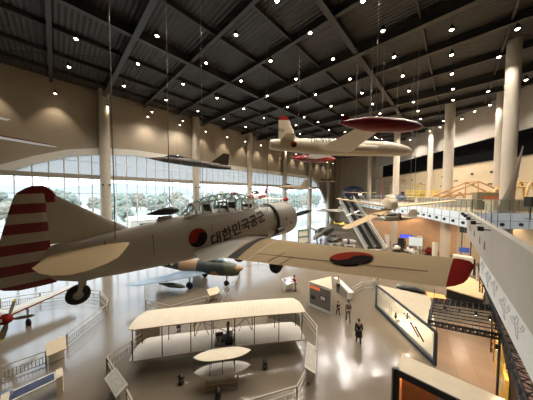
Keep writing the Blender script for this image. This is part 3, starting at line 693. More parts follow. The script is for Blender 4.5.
# parked twin-tail-pipe fighter on the floor
ph = plane('parked_fighter', 'grey jet fighter parked on the floor beyond the engine of the trainer', 'aircraft', (aty(325, 240, 44).x, 44, 2.15), flight(214), .86,
    dict(mat='jetdark', body=[(8.6, -.5, .04, .04), (7.6, -.4, .35, .36), (6, -.1, .55, .62), (3.5, .1, .8, .85), (0, .1, 1.2, .85), (-3.5, .1, 1.15, .8), (-5.5, .3, .7, .5), (-8.2, .6, .2, .25)],
         wings=[dict(st=[((1.8, 1, -.5), (-4, 1, -.5), .3), ((-2.4, 4.2, -.5), (-4.2, 4.2, -.5), .12), ((-3.2, 5.8, -.1), (-4.6, 5.8, -.1), .05)]), dict(name='tailplane', st=[((-5.6, .4, .3), (-7.6, .4, .3), .1), ((-7.2, 2.6, -.3), (-8.2, 2.6, -.3), .05)])],
         fins=[dict(st=[((-3.5, 0, .8), (-8, 0, .8), .2), ((-6.8, 0, 3.1), (-8.4, 0, 3.1), .08)])],
         bodies=[dict(name='air_intake', y=1.1, mat='black', st=[(3.6, .1, .3, .6), (2.5, .1, .42, .7), (0, .1, .4, .7), (-3, .1, .2, .5)])],
         canopy=[(6, .4, .08, .1), (5, .7, .42, .5), (3.5, .95, .45, .5), (1.8, .95, .35, .35), (.8, .9, .1, .1)],
         gear=[(5.6, 0, -.6, -2.5, .35), (-1.2, 2.6, -.5, -2.5, .45), (-1.2, -2.6, -.5, -2.5, .45)]))
# camouflaged jet on the floor behind the wire-braced biplane
M['camogreen'] = camo('green_tan_camo', [(0, C(44, 52, 38)), (.40, C(150, 116, 80)), (.49, C(34, 42, 44)), (.60, C(62, 70, 52))], .30, seed=2.3)
M['radome'] = mat('tan_radome', C(160, 122, 78), .5)
M['paleblue'] = mat('camo_wing', C(110, 130, 150), .45, var=.4, scale=.5)
cj = plane('camouflaged_jet', 'green and tan camouflaged jet parked on the floor behind the wood and canvas biplane', 'aircraft', (-2.85, 21.8, 1.95), flight(102.5), 1.0,
    dict(mat='camogreen', body=[(-.25, -.05, .5, .55), (-.9, 0, .62, .72), (-2.2, .02, .72, .82), (-4, 0, .75, .82), (-6.5, 0, .70, .74), (-9, .05, .55, .55), (-10.6, .1, .4, .4)],
         wings=[dict(mat='paleblue', st=[((-3.6, .6, -.45), (-6.8, .6, -.45), .34), ((-5.0, 2.4, -.35), (-7.6, 2.4, -.35), .24), ((-7.9, 5.5, -.12), (-9.3, 5.5, -.12), .1), ((-8.2, 5.65, -.1), (-9.3, 5.65, -.1), .03)]), dict(name='tailplane', st=[((-8.8, .4, .4), (-10.4, .4, .4), .12), ((-10.2, 2.2, .7), (-11.0, 2.2, .7), .05)])],
         fins=[dict(st=[((-7.6, 0, .5), (-10.4, 0, .5), .2), ((-9.9, 0, 2.6), (-11.0, 0, 2.6), .08)])],
         bodies=[dict(name='radome', mat='radome', pair=False, label='tan nose radome', st=[(.35, .22, .03, .03), (.3, .22, .16, .14), (.1, .2, .32, .28), (-.3, .14, .46, .38), (-.4, .14, .48, .4)]), dict(name='air_intake', mat='black', pair=False, st=[(-.15, -.32, .26, .18), (-.4, -.32, .3, .2)])],
         canopy=[(-1.5, .6, .12, .1), (-2.2, .78, .36, .36), (-3.2, .86, .38, .4), (-4.2, .8, .26, .26), (-4.9, .72, .05, .05)], canmat='canopyglass',
         gear=[(-1.6, 0, -.6, -1.95, .32), (-5.2, -1.6, -.5, -1.95, .4), (-5.2, 1.6, -.5, -1.95, .4)]))
cf = MB()
for x, w, h in ((-2.2, .36, .36), (-2.9, .38, .4), (-3.6, .34, .36)): cf.path([V((x, (w + .01) * math.cos(math.pi * i / 10), .82 + (h + .01) * math.sin(math.pi * i / 10))) for i in range(11)], .025, 6)
build('canopy_frame', cf, 'camogreen', cj)
dk = MB().box((-3.0, 0, .75), (1.8, .5, .3)).box((-3.2, 0, 1.0), (.2, .4, .4)); build('ejection_seat', dk, 'black', cj)
stc = [(-.9, 0, .62, .72, 2.), (-2.2, .02, .72, .82, 2.), (-4, 0, .75, .82, 2.), (-6.5, 0, .70, .74, 2.), (-9, .05, .55, .55, 2.), (-10.6, .1, .4, .4, 2.)]
taegeuk(side_fn(stc, -8.6, .15, .02), .26, cj, 'roundel')
bx = MB()
f = side_fn(stc, -8.6, .15, .016); bx.quad(f(-.62, -.1), f(.62, -.1), f(.62, .1), f(-.62, .1)); build('roundel_bar', bx, 'offwhite', cj, False)
dt2 = MB().body([(-4.4, -1.05, .02, .02), (-5.0, -1.05, .22, .22), (-6.2, -1.05, .28, .28), (-7.6, -1.05, .04, .04)], 14)
build('drop_tank', MB().body([(-4.6, -1.0, .02, .02, 2, -3.0), (-5.2, -1.0, .2, .2, 2, -3.0), (-6.4, -1.0, .26, .26, 2, -3.0), (-7.9, -1.0, .04, .04, 2, -3.0)], 14), 'camogreen', cj)
# red-nosed propeller fighter at the frame edge
mu = plane('propeller_fighter', 'silver propeller fighter with red spinner and red edged wing behind the low barrier', 'aircraft', (-16.9, 12.9, 1.98), flight(110, 7), .9,
    dict(mat='jetsilver', body=[(-.55, 0, .34, .38), (-1.5, 0, .46, .55), (-3, 0, .5, .66), (-5, .05, .46, .6), (-7, .1, .3, .42), (-9, .2, .08, .18)],
         wings=[dict(st=[((-2.5, .45, -.45), (-5.0, .45, -.45), .34), ((-3.1, 5.4, -.05), (-4.4, 5.4, -.05), .14), ((-3.4, 5.65, -.03), (-4.2, 5.65, -.03), .04)]), dict(name='wing_leading_edge', mat='red', label='red painted leading edge', st=[((-2.47, .45, -.45), (-2.68, .45, -.45), .14), ((-3.07, 5.4, -.05), (-3.22, 5.4, -.05), .08)]), dict(name='tailplane', st=[((-7.6, .1, .3), (-8.6, .1, .3), .1), ((-7.9, 2, .3), (-8.5, 2, .3), .05)])],
         fins=[dict(st=[((-7.2, 0, .3), (-8.9, 0, .3), .12), ((-8.3, 0, 1.6), (-9.1, 0, 1.6), .06)])],
         bodies=[dict(name='spinner', mat='red', label='glossy red spinner', pair=False, st=[(.15, 0, .03, .03), (.1, 0, .14, .14), (-.15, 0, .27, .27), (-.6, 0, .36, .4)])],
         canopy=[(-3.2, .55, .05, .05), (-3.7, .75, .3, .32), (-4.6, .8, .32, .38), (-5.6, .7, .15, .15)],
         gear=[(-2.9, 1.9, -.45, -2.02, .36), (-2.9, -1.9, -.45, -2.02, .36)]))
pp = None
for k in range(4):
    pb = MB(); tips = MB()
    a = R(72 + 90 * k); d = V((0, math.cos(a), math.sin(a))); e = V((.6, -math.sin(a) * .8, math.cos(a) * .8)).normalized()
    secs = []
    for q, c in ((.25, .1), (.6, .17), (1.0, .18), (1.25, .16)):
        b = V((-.2, 0, 0)) + d * q; secs.append([b - e * c, b + V((.02, 0, 0)), b + e * c, b - V((.02, 0, 0))])
    pb.loft(secs)
    b0 = V((-.2, 0, 0)) + d * 1.25; b1 = V((-.2, 0, 0)) + d * 1.42
    pp = build('propeller_blade', pb, M['bladetan'], mu)
    tips.loft([[b0 - e * .16, b0 + V((.02, 0, 0)), b0 + e * .16, b0 - V((.02, 0, 0))], [b1 - e * .1, b1 + V((.02, 0, 0)), b1 + e * .1, b1 - V((.02, 0, 0))]])
    build('blade_tip', tips, 'yellow', pp, label='yellow blade tip')
# white and red light aircraft over the window arch, mostly outside the frame
la = plane('light_aircraft', 'white light aircraft with red edged wing hanging before the beige wall over the arch', 'aircraft', (-21.2, 12.6, H + 3.95), flight(290, 0, 0), 1.1,
    dict(mat='white', body=[(1.8, 0, .3, .3), (1.2, 0, .5, .5), (-.5, .1, .55, .6), (-3, .2, .2, .25), (-5, .3, .06, .1)],
         wings=[dict(st=[((.5, .3, .1), (-1.0, .3, .1), .2), ((.3, 4.6, .05), (-.75, 4.6, .05), .12), ((0, 5.4, .03), (-.5, 5.4, .03), .04)]), dict(name='wing_edge', mat='red', label='red leading edge stripe', st=[((.56, .3, .16), (.2, .3, .16), .12), ((.36, 4.6, .1), (.08, 4.6, .1), .08), ((.04, 5.4, .05), (-.08, 5.4, .05), .03)]), dict(name='wing_edge', mat='red', label='red trailing edge stripe', st=[((-.75, .3, .08), (-1.06, .3, .08), .09), ((-.6, 4.6, .05), (-.8, 4.6, .05), .07), ((-.42, 5.4, .04), (-.54, 5.4, .04), .03)]), dict(name='tailplane', st=[((-4.2, .1, .35), (-5, .1, .35), .08), ((-4.4, 1.5, .35), (-4.9, 1.5, .35), .04)])],
         fins=[dict(st=[((-4, 0, .4), (-5.1, 0, .4), .1), ((-4.7, 0, 1.5), (-5.2, 0, 1.5), .06)])]))
hang(la, [(1, 0, .5), (-2, 0, .4)], 'thin cable hanging the white and red light aircraft', 'cables of the white light aircraft')
# tan home-built aircraft and sailplane by the gallery
M['fabric'] = mat('tan_wing_fabric', C(206, 176, 128), .6, var=.06)
M['palefab'] = mat('pale_fuselage', C(196, 182, 156), .6, var=.06)
hb = plane('homebuilt_aircraft', 'pale high tailed light aircraft with long tan wings hanging before the white gallery panels', 'aircraft', aty(390, 205, 18.0), flight(199), .92,
    dict(mat='palefab', body=[(1.5, .05, .2, .3, 3), (1.3, .1, .38, .46, 3), (.6, .2, .46, .6, 4), (-.8, .2, .42, .52, 3), (-2.4, .2, .24, .3), (-4, .3, .1, .14)],
         wings=[dict(mat='fabric', st=[((.65, .4, -.12), (-.75, .4, -.12), .19), ((.6, 4.6, .5), (-.6, 4.6, .5), .14), ((.4, 5.0, .56), (-.4, 5.0, .56), .05)]), dict(name='tailplane', mat='fabric', st=[((-3.2, .1, .4), (-4.1, .1, .4), .08), ((-3.4, 1.3, .4), (-4, 1.3, .4), .04)])],
         fins=[dict(mat='dkred', label='narrow dark red fin', st=[((-3.0, 0, .3), (-4.1, 0, .3), .1), ((-3.4, 0, 2.1), (-4.1, 0, 2.1), .08), ((-3.5, 0, 2.5), (-3.9, 0, 2.5), .04)])],
         bodies=[dict(name='wheel_strut', y=.75, mat='black', st=[(.7, -.95, .07, .2), (.4, -.95, .1, .26), (.1, -.95, .07, .2)])],
         canopy=[(1.1, .6, .2, .1), (.6, .8, .36, .22), (-.4, .8, .34, .2), (-1.0, .6, .2, .1)], canmat='palefab'))
hang(hb, [(0, 2, .2), (0, -2, .2)], 'thin cable hanging the pale light aircraft with long tan wings', 'cables of the tan winged light aircraft')
gp1 = aty(344.5, 231, 16.2); gp2 = aty(401, 205.5, 18.4); gc = (gp1 + gp2) / 2; gd = gp2 - gp1
azg = math.degrees(math.atan2(gd.x, gd.y)) - 90 + 180
sp = plane('sailplane', 'banked tan sailplane hanging below the pale light aircraft with the long tan wings', 'aircraft', gc, flight(azg, 0, math.degrees(math.atan2(-gd.z, math.hypot(gd.x, gd.y))) * 1.0), gd.length / 2 / 5.0,
    dict(mat='white', body=[(1.6, 0, .05, .05), (1.2, 0, .24, .28), (.2, 0, .3, .36), (-1.6, .05, .12, .16), (-4, .1, .05, .08)],
         wings=[dict(mat='fabric', st=[((.8, .1, .3), (-.8, .1, .3), .2), ((.7, 4.4, .3), (-.7, 4.4, .3), .16), ((.4, 5.0, .3), (-.4, 5.0, .3), .05)]), dict(name='tailplane', st=[((-3.4, .05, .2), (-4, .05, .2), .06), ((-3.5, 1.2, .2), (-3.9, 1.2, .2), .03)])],
         fins=[dict(st=[((-3.3, 0, .1), (-4.1, 0, .1), .08), ((-3.7, 0, 1.0), (-4.1, 0, 1.0), .04)])], canopy=[(1.1, .2, .1, .06), (.7, .28, .2, .18), (0, .3, .2, .16), (-.4, .28, .05, .05)]))
hang(sp, [(0, 1, .3), (0, -1, .3)], 'thin cable hanging the banked tan sailplane', 'cables of the tan sailplane')
dr = plane('target_drone', 'small grey drone with rounded fin hanging below the long tan wing by the gallery', 'aircraft', aty(400, 218, 19.5), flight(268, 0, 0), .62,
    dict(mat='jetgrey', body=[(3.6, -.1, .06, .06), (3.2, -.1, .3, .3), (2, -.05, .42, .46), (0, 0, .42, .46), (-1.8, .1, .24, .28), (-2.6, .12, .1, .14)],
         wings=[dict(mat='fabric', st=[((.9, .3, .3), (-.3, .3, .3), .15), ((.8, 3.0, .34), (-.2, 3.0, .34), .1)]), dict(name='tailplane', st=[((-1.6, .1, .2), (-2.4, .1, .2), .06), ((-1.7, 1.2, .2), (-2.3, 1.2, .2), .03)])],
         fins=[dict(mat='palefab', st=[((-1.2, 0, .2), (-2.7, 0, .2), .12), ((-1.3, 0, .8), (-2.9, 0, .8), .1), ((-1.6, 0, 1.25), (-2.7, 0, 1.25), .06), ((-1.9, 0, 1.42), (-2.4, 0, 1.42), .03)])],
         canopy=[(2.4, .3, .1, .06), (1.8, .42, .28, .26), (.8, .46, .28, .24), (0, .4, .1, .1)]))
taegeuk(side_fn([(2, -.05, .42, .46, 2.), (0, 0, .42, .46, 2.), (-1.8, .1, .24, .28, 2.)], .2, 0, .02, 1), .2, dr, 'roundel')
hang(dr, [(1, 0, .4), (-1.5, 0, .4)], 'thin cable hanging the small grey drone', 'cables of the grey drone')
# ------------------------------------------------------------------ wood and canvas biplane
M['canvas'] = mat('cream_canvas', C(216, 204, 180), .7, var=.05, scale=2)
M['canvas2'] = mat('pale_canvas', C(206, 200, 190), .7, var=.04, scale=2)
M['strut'] = mat('dark_wood_strut', C(74, 50, 36), .5)
M['spruce'] = mat('spruce_wood', C(136, 100, 66), .55)
def biplane():
    a = atz(127, 327, 2.85); b = atz(306, 309, 2.85); mid = (a + b) / 2; d = (b - a); L = d.length
    yaw = math.atan2(d.y, d.x); hs = L / 2
    T = thing('wood_canvas_biplane', 'cream canvas biplane with wood struts, standing on the hall floor inside a railing', 'aircraft', (mid.x, mid.y, 0), yaw)
    # local: x along the span, y backwards (front edge y=0), z up
    ch = 1.9; N = 40
    def wing(z, name, m, camb=.065):
        mb = MB(); secs = []
        for k in range(N + 1):
            s = -1 + 2 * k / N; x = s * hs; e = max(0, (abs(s) - .90) / .10)
            y0 = .0 + .10 * e ** 2; y1 = ch - .55 * e ** 3; zz = z - .10 * s * s
            up = []; lo = []
            for i in range(9):
                t = i / 8; c = camb * 4 * t * (1 - t) * (1.15 - .3 * t); y = y0 + (y1 - y0) * t
                up.append(V((x, y, zz + c + .03))); lo.append(V((x, y, zz + c - .0)))
            secs.append(up + lo[::-1])
        mb.loft(secs); return build(name, mb, m, T)
    u = wing(2.70, 'upper_wing', 'canvas'); l = wing(.85, 'lower_wing', 'canvas2')
    for par, z, m in ((u, 2.70, 'canvas'), (l, .85, 'canvas2')):
        rb = MB()
        for k in range(1, 38):
            s = -1 + 2 * k / 38; x = s * hs * .97; e = max(0, (abs(s) - .90) / .10)
            rb.path([V((x, (.02 + (ch - .1 - .55 * e ** 3) * t), z - .10 * s * s + .065 * 4 * t * (1 - t) * (1.15 - .3 * t) + .031)) for t in [i / 6 for i in range(7)]], .012, 4)
        build('wing_rib_pattern', rb, m, par)
        ed = MB(); ed.path([V((-hs * .95 + 1.9 * hs * i / 20, -.0, z - .1 * (-.95 + 1.9 * i / 20) ** 2 + .015)) for i in range(21)], .03, 6); build('front_spar', ed, 'spruce', par)
    xs = [-.955, -.66, -.36, -.13, .13, .36, .66, .955]
    for s in xs:
        for y in (.06, 1.35):
            x = s * hs; build('strut', MB().tube((x, y, .88 - .1 * s * s), (x, y, 2.74 - .1 * s * s), .028, 8), 'strut', T)
    wi = MB()
    for s0, s1 in zip(xs, xs[1:]):
        if abs(s0 + s1) < .1: continue
        for y in (1.35,):
            wi.tube((s0 * hs, y, .85), (s1 * hs, y, 2.7), .006, 4); wi.tube((s1 * hs, y, .85), (s0 * hs, y, 2.7), .006, 4)
    build('bracing_wire', wi, 'cable', T)
    # engine, seat, chains and two pusher propellers
    en = MB().box((.35, .55, 1.12), (.45, .75, .36)).box((.35, .5, 1.36), (.3, .6, .12))
    for i in range(4): en.tube((.15, .3 + i * .17, 1.14), (-.15, .3 + i * .17, 1.14), .075, 10)
    en.tube((.62, .5, 1.12), (.7, .5, 1.12), .25, 18); build('engine', en, 'black', T)
    rd = MB().box((.28, .02, 1.9), (.16, .06, 1.3)).box((.28, .0, 2.4), (.22, .08, .1)); build('radiator', rd, 'black', T)
    cr = MB().box((-.3, .5, 1.08), (.45, .9, .08)).box((-.3, .9, 1.2), (.5, .1, .22)).tube((-.3, .2, 1.0), (-.3, .2, 1.5), .02, 8).tube((-.3, .3, 1.0), (-.4, .3, 1.45), .02, 8); build('pilot_cradle', cr, 'strut', T)
    for s in (-1, 1):
        pm = MB(); px = s * 1.45
        pm.tube((px, 1.0, 1.95), (px, 2.35, 1.95), .04, 10)
        for q in ((px - .45, 1.3, .95), (px + .45, 1.3, .95), (px - .45, 1.3, 2.72), (px + .45, 1.3, 2.72)): pm.tube((px, 1.4, 1.95), q, .025, 8)
        pm.tube((.4, .9, 1.2), (px, 1.2, 1.95), .03, 8); mo = build('propeller_mount', pm, 'steel', T)
        pb = MB()
        for e in (-1, 1):
            secs = []
            for q, c, tw in ((.05, .06, 40), (.4, .12, 30), (.9, .16, 22), (1.25, .14, 16), (1.3, .03, 15)):
                aa = R(tw); dd = V((math.cos(aa), math.sin(aa), 0)) * c / 2; nn = V((-math.sin(aa), math.cos(aa), 0)) * .015; bb = V((0, 0, e * q)); secs.append([bb - dd, bb + nn, bb + dd, bb - nn])
            pb.loft(secs)
        o = build('propeller', pb, 'spruce', T); o.location = (px, 2.38, 1.95); o.rotation_euler = (0, R(25 * s + 60), 0)
    # skids, front elevator pair, rear rudder pair
    for s in (-.75, .75):
        build('skid', MB().path([(s, 1.6, .12), (s, .2, .12), (s * .9, -.8, .25), (s * .8, -1.4, .5), (s * .8, -1.7, .8)], .025, 8).tube((s, .1, .12), (s, .1, .9), .025, 8).tube((s, 1.3, .12), (s, 1.3, .9), .025, 8).tube((s * .85, -1.2, .4), (s * .8, -1.3, 1.5), .018, 8), 'strut', T)
    eh = hs * .29
    def elev(z, name, m):
        mb = MB(); secs = []
        for k in range(25):
            s = -1 + 2 * k / 24; w = max(.02, (1 - abs(s) ** 3.2)); y0 = -1.75 + (.42 * (1 - w)); y1 = -1.75 + .84 - .42 * (1 - w)
            up = [V((s * eh, y0 + (y1 - y0) * t, z + .05 * 4 * t * (1 - t) * w + .02)) for t in (0, .25, .5, .75, 1)]; lo = [p - V((0, 0, .025)) for p in up[::-1]]
            secs.append(up + lo)
        mb.loft(secs); return build(name, mb, m, T)
    elev(1.62, 'upper_elevator', 'canvas'); elev(.78, 'lower_elevator', 'canvas2')
    for s in (-.97, -.42, 0, .42, .97):
        for y in (-1.68, -1.0) if abs(s) < .9 else (-1.33,): build('elevator_strut', MB().tube((s * eh, y, .78), (s * eh, y, 1.64), .018, 8), 'strut', T)
    build('elevator_cradle', MB().beam((-.8, -1.85, .42), (.8, -1.85, .42), .06, .06).beam((-.8, -1.85, .2), (.8, -1.85, .2), .06, .06).beam((-.8, -1.85, .05), (-.8, -1.85, .8), .05, .05).beam((.8, -1.85, .05), (.8, -1.85, .8), .05, .05).beam((0, -1.85, .2), (0, -1.85, .42), .05, .05), 'spruce', T)
    for s in (-.3, .3):
        build('rudder', MB().quad((s, 4.3, .9), (s, 4.9, .9), (s, 4.9, 2.5), (s, 4.3, 2.5)).quad((s + .03, 4.3, .9), (s + .03, 4.9, .9), (s + .03, 4.9, 2.5), (s + .03, 4.3, 2.5)), 'canvas', T)
        build('rudder_boom', MB().tube((s * 2, 1.35, 2.65), (s, 4.5, 2.4), .02, 6).tube((s * 2, 1.35, .9), (s, 4.5, 1.0), .02, 6), 'strut', T)
    return T
biplane()

# ------------------------------------------------------------------ railings, signs, lamps on the floor
def fence(pts, label, h=.85, posts=True, bars=True, cat='railing', bottom=.12, bartop=None):
    c = sum((V(p) for p in pts), V((0, 0))) / len(pts)
    T = thing('metal_railing', label, cat, (c.x, c.y, 0)); q = [V((p[0] - c.x, p[1] - c.y, 0)) for p in pts]
    for p in q: build('post', MB().box(p + V((0, 0, h / 2)), (.07, .07, h)), 'rail', T)
    rl = MB()
    for a, b in zip(q, q[1:]):
        lt = MB()
        rl.beam(a + V((0, 0, h)), b + V((0, 0, h)), .06, .04); rl.beam(a + V((0, 0, bottom)), b + V((0, 0, bottom)), .04, .04)
        rl.beam(a + V((0, 0, h * .62)), b + V((0, 0, h * .62)), .04, .03)
        n = max(2, int((b - a).length / .14))
        if not bars: continue
        for i in range(1, n):
            p = a.lerp(b, i / n); lt.beam(p + V((0, 0, bottom)), p + V((0, 0, h * .62)), .02, .02)
        build('rail_lattice', lt, 'steel', T)
    build('handrail', rl, 'rail', T); 
    return T
G = lambda px, py, z=0.0: V(atz(px, py, z)[:2])
hr = .85
fence([G(107, 357, hr), G(132, 340, hr), G(150, 328, hr)], 'low railing closing the biplane enclosure beside its drooping wing tip on the bare floor side')
fence([G(107, 357, hr), G(116, 372, hr), G(127, 390, hr), G(134, 404, hr)], 'low railing carrying the sign on the bare floor side of the biplane')
fence([G(303, 309, hr), G(317, 326, hr), G(316, 350, hr), G(297, 386, hr), G(246, 401, hr)], 'low railing bending around the biplane on the booth side')
fence([G(0, 367, hr), G(46, 351, hr)], 'low railing with lattice bars joining the grey information box by the red spinner')
fence([G(67, 334, hr), G(106, 305, hr), G(108, 300, hr), G(100, 291, hr), G(75, 289, hr), G(40, 293, hr), G(0, 299, hr)], 'low railing curving behind the wing of the propeller fighter')
fence([G(145, 284, hr), G(146, 300, hr), G(170, 306, hr), G(207, 296, hr)], 'low railing around the wing tip of the camouflaged jet')
fence([G(219, 292, hr), G(236, 280, hr), G(240, 270, hr)], 'low railing curving past the tan nose of the camouflaged jet')
fence([G(145, 284, hr), G(160, 277, hr), G(168, 275, hr)], 'low railing behind the wing of the camouflaged jet')
fence([G(352, 288, hr), G(362, 282, hr), G(373, 281, hr), G(378, 274, hr)], 'low railing beneath the roundel of the big wing')
fence([G(226, 262, hr), G(258, 259, hr), G(280, 262, hr)], 'low railing between the camouflaged jet and the parked grey fighter', bars=False)

def info_desk(label, p, q, depth, z0, z1, legs='offwhite', top='offwhite', screen=None):
    # sloping reading desk from floor point p to q, rising from z0 at its front to z1
    p, q = V((p.x, p.y, 0)), V((q.x, q.y, 0)); c = (p + q) / 2; d = (q - p); L = d.length; rz = math.atan2(d.y, d.x)
    T = thing('reading_desk', label, 'information desk', (c.x, c.y, 0), rz)
    tb = MB(); s = [V((-L / 2, -depth / 2, z0)), V((L / 2, -depth / 2, z0)), V((L / 2, depth / 2, z1)), V((-L / 2, depth / 2, z1))]
    tb.add(s + [v - V((0, 0, .08)) for v in s], [(0, 1, 2, 3), (7, 6, 5, 4), (0, 1, 5, 4), (1, 2, 6, 5), (2, 3, 7, 6), (3, 0, 4, 7)]); build('desk_top', tb, top, T, False)
    lg = MB(); lg.box((0, depth * .15, z0 / 2), (L * .8, depth * .5, z0 - .05)); build('pedestal', lg, legs, T, False)
    if screen:
        f = .86; u = V((0, 0, .012)); c0 = sum(s, V()) / 4; build('sign_face', MB().quad(*[c0 + (v - c0) * f + u for v in s]), screen, T, False)
    return T
M['signface'] = mat('printed_sign', C(176, 172, 160), .4, var=.2, scale=9)
M['screen'] = mat('dark_blue_screen', C(52, 58, 84), .15, var=.3, scale=4)
info_desk('sloping pale sign board fixed to the biplane railing on the bare floor side', atz(110, 372, .95), atz(122, 390, .95), .5, .8, 1.05, screen='signface')
info_desk('sloping pale sign board fixed to the biplane railing on the booth side', atz(310, 370, .95), atz(312, 344, .95), .6, .8, 1.05, screen='signface')
T = info_desk('big grey box with sloping top where two low railings meet by the red spinner', atz(46, 350, .9), atz(66, 342, .9), .9, .75, 1.1, legs='offwhite', top='cream')
T = info_desk('pale information box with sloping top at the railing of the camouflaged jet', atz(208, 292, .9), atz(219, 289, .9), .8, .7, 1.0, top='cream')
T = info_desk('white touch table with dark blue sloping screen used by the person in red', atz(284, 283, .9), atz(294, 280, .9), .9, .85, 1.15, legs='white', top='white', screen='screen')
# wide display bench with a long blue screen and rounded end
a, b = atz(4, 399, .9), atz(60, 373, .9); c = (a + b) / 2; d = b - a
T = thing('display_bench', 'white bench shaped display with long dark blue screen and rounded ends', 'information desk', (c.x, c.y, 0), math.atan2(d.y, d.x)); L = d.length
tb = MB().box((0, 0, .82), (L, .72, .12)); build('bench_top', tb, 'white', T)
build('screen', MB().quad((-L * .42, -.3, .885), (L * .38, -.3, .885), (L * .38, .3, .885), (-L * .42, .3, .885)), 'screen', T, False)
for s in (-1, 1):
    lg = MB(); x = s * (L / 2 - .02)
    lg.prism([(x - .13, -.37), (x + .1, -.37), (x + .13, -.2), (x + .13, .2), (x + .1, .37), (x - .13, .37)], 0, .93); build('bench_leg', lg, 'cream', T)
p = atz(-1, 398, .9)
T = thing('round_stool', 'round topped navy stool at the edge of the white display bench', 'stool', (p.x, p.y, 0))
build('seat', MB().lathe([(0, .3), (.04, .42), (.14, .44), (.18, .38)], (0, 0, .72), (0, 0, 2), 24), 'navy', T); build('stool_base', MB().lathe([(0, .34), (.05, .32), (.08, .1), (.74, .1)], (0, 0, 0), (0, 0, 2), 18), 'steel', T)
# small floor floodlights around the biplane
proto = None
for px, py in ((181, 383), (265, 368), (218, 398), (179, 331)):
    p = atz(px, py, 0)
    if proto is None:
        T = thing('floor_floodlight', '', 'floodlight'); build('bracket', MB().tube((0, 0, 0), (0, 0, .05), .16, 14).beam((-.13, 0, .03), (-.13, 0, .38), .03, .04).beam((.13, 0, .03), (.13, 0, .38), .03, .04), 'black', T)
        build('lamp_head', MB().lathe([(0, .06), (.06, .13), (.26, .14), (.28, .1)], (0, -.12, .28), (0, .4, .55), 14), 'black', T); proto = T; o = T
    else: o = dup(proto)
    o.location = (p.x, p.y, 0); o.rotation_euler = (0, 0, math.atan2(-p.x, 14 - p.y) if py > 340 else R(150))
    o['label'] = {181: 'small black floor floodlight before the biplane, on the bare floor side of its elevator', 265: 'small black floor floodlight between the biplane elevator and the bent railing', 218: 'small black floor floodlight at the bottom edge before the biplane elevator', 179: 'small black floor floodlight seen between the two wings of the biplane'}[px]
# perforated low screens behind the biplane
def low_screen(label, a, b, h, m):
    c = (a + b) / 2; d = b - a; T = thing('low_screen', label, 'screen', (c.x, c.y, 0), math.atan2(d.y, d.x)); L = d.length
    build('panel', MB().box((0, 0, h / 2 + .05), (L, .06, h - .1)), m, T, False); f = MB().box((0, 0, h), (L, .1, .06)).box((-L / 2, 0, h / 2), (.06, .1, h)).box((L / 2, 0, h / 2), (.06, .1, h)); build('frame', f, 'offwhite', T, False)
    return T
low_screen('low grey screen behind the far wing tip of the biplane on the booth side', G(268, 319), G(300, 328), 1.1, mat('grey_mesh', C(150, 148, 140), .5))
low_screen('low grey screen behind the biplane wing on the bare floor side', G(136, 347), G(160, 338), 1.2, mat('beige_mesh', C(140, 126, 104), .6))

# ------------------------------------------------------------------ booths
def poly_case(name, label, cat, top, h, mats_top, group=None):
    c = sum((V(p) for p in top), V((0, 0))) / len(top); T = thing(name, label, cat, (c.x, c.y, 0)); return T, [V((p[0] - c.x, p[1] - c.y)) for p in top]
# three sided booth with grey photo wall
hz = 2.2
tp = [G(309, 282, hz), G(332, 290, hz), G(331, 277, hz)]
T, q = poly_case('prism_booth', 'white three sided booth with a grey photo wall and orange sign near the people walking', 'exhibit booth', tp, hz, None)
build('booth_walls', MB().prism(q, 0, hz), 'white', T, False)
build('booth_roof', MB().prism([p * 1.02 for p in q], hz, hz + .06), 'cream', T, False)
d = (q[1] - q[0]); n2 = V((d.y, -d.x)).normalized() * .02
def onface(q0, q1, u, z, off=1.0): p = q0.lerp(q1, u) + n2 * off; return V((p.x, p.y, z))
fq = lambda u0, u1, z0, z1, off: (onface(q[0], q[1], u0, z0, off), onface(q[0], q[1], u1, z0, off), onface(q[0], q[1], u1, z1, off), onface(q[0], q[1], u0, z1, off))
w = build('photo_wall', MB().quad(*fq(.05, .95, .25, 2.05, 1)), mat('photo_wall_grey', C(112, 106, 100), .5), T, False)
build('sign_panel', MB().quad(*fq(.07, .5, 1.72, 2.0, 1.6)), mat('orange_sign', C(226, 110, 62), .4, emit=.5, emit_col=C(226, 100, 50)), w, False)
build('photo', MB().quad(*fq(.1, .3, .75, 1.1, 1.6)), 'black', w, False); build('photo', MB().quad(*fq(.5, .78, .95, 1.4, 1.6)), 'black', w, False)
build('photo_image', MB().quad(*fq(.54, .74, 1.02, 1.33, 2.0)), 'offwhite', w, False)
# big wedge display case
hz = 2.1
tp = [G(376.5, 285, hz), G(436, 332, hz), G(430, 297, hz)]
T, q = poly_case('wedge_display_case', 'large wedge shaped display case with sloping glass front holding a pale diorama', 'display case', tp, hz, None)
up3 = lambda p, z: V((p.x, p.y, z))
d = (q[1] - q[0]).normalized(); inn = V((-d.y, d.x)); inn = inn if inn.dot(q[2] - q[0]) > 0 else -inn
build('case_roof', MB().prism([q[0], q[1], q[2]], hz - .05, hz + .05), 'cream', T, False)
build('case_walls', MB().quad(up3(q[1], 0), up3(q[2], 0), up3(q[2], hz), up3(q[1], hz)).quad(up3(q[2], 0), up3(q[0], 0), up3(q[0], hz), up3(q[2], hz)).prism(q, 0, .12), 'offwhite', T, False)
fr = MB(); frm = mat('dark_blue_frame', C(30, 44, 58), .4)
A, B = q[0], q[1]
fr.beam(up3(A, hz), up3(B, hz), .14, .14).beam(up3(A, .1), up3(B, .1), .14, .2).beam(up3(A, 0), up3(A, hz), .12, .12).beam(up3(B, 0), up3(B, hz), .14, .14)
build('case_frame', fr, frm, T, False)
build('front_glass', MB().quad(up3(A, .1), up3(B, .1), up3(B, hz), up3(A, hz)), glass('case_glass', (.92, .95, .95, 1), .12), T, False)
bk0, bk1 = A.lerp(q[2], .30) + d * .2, B.lerp(q[2], .72)
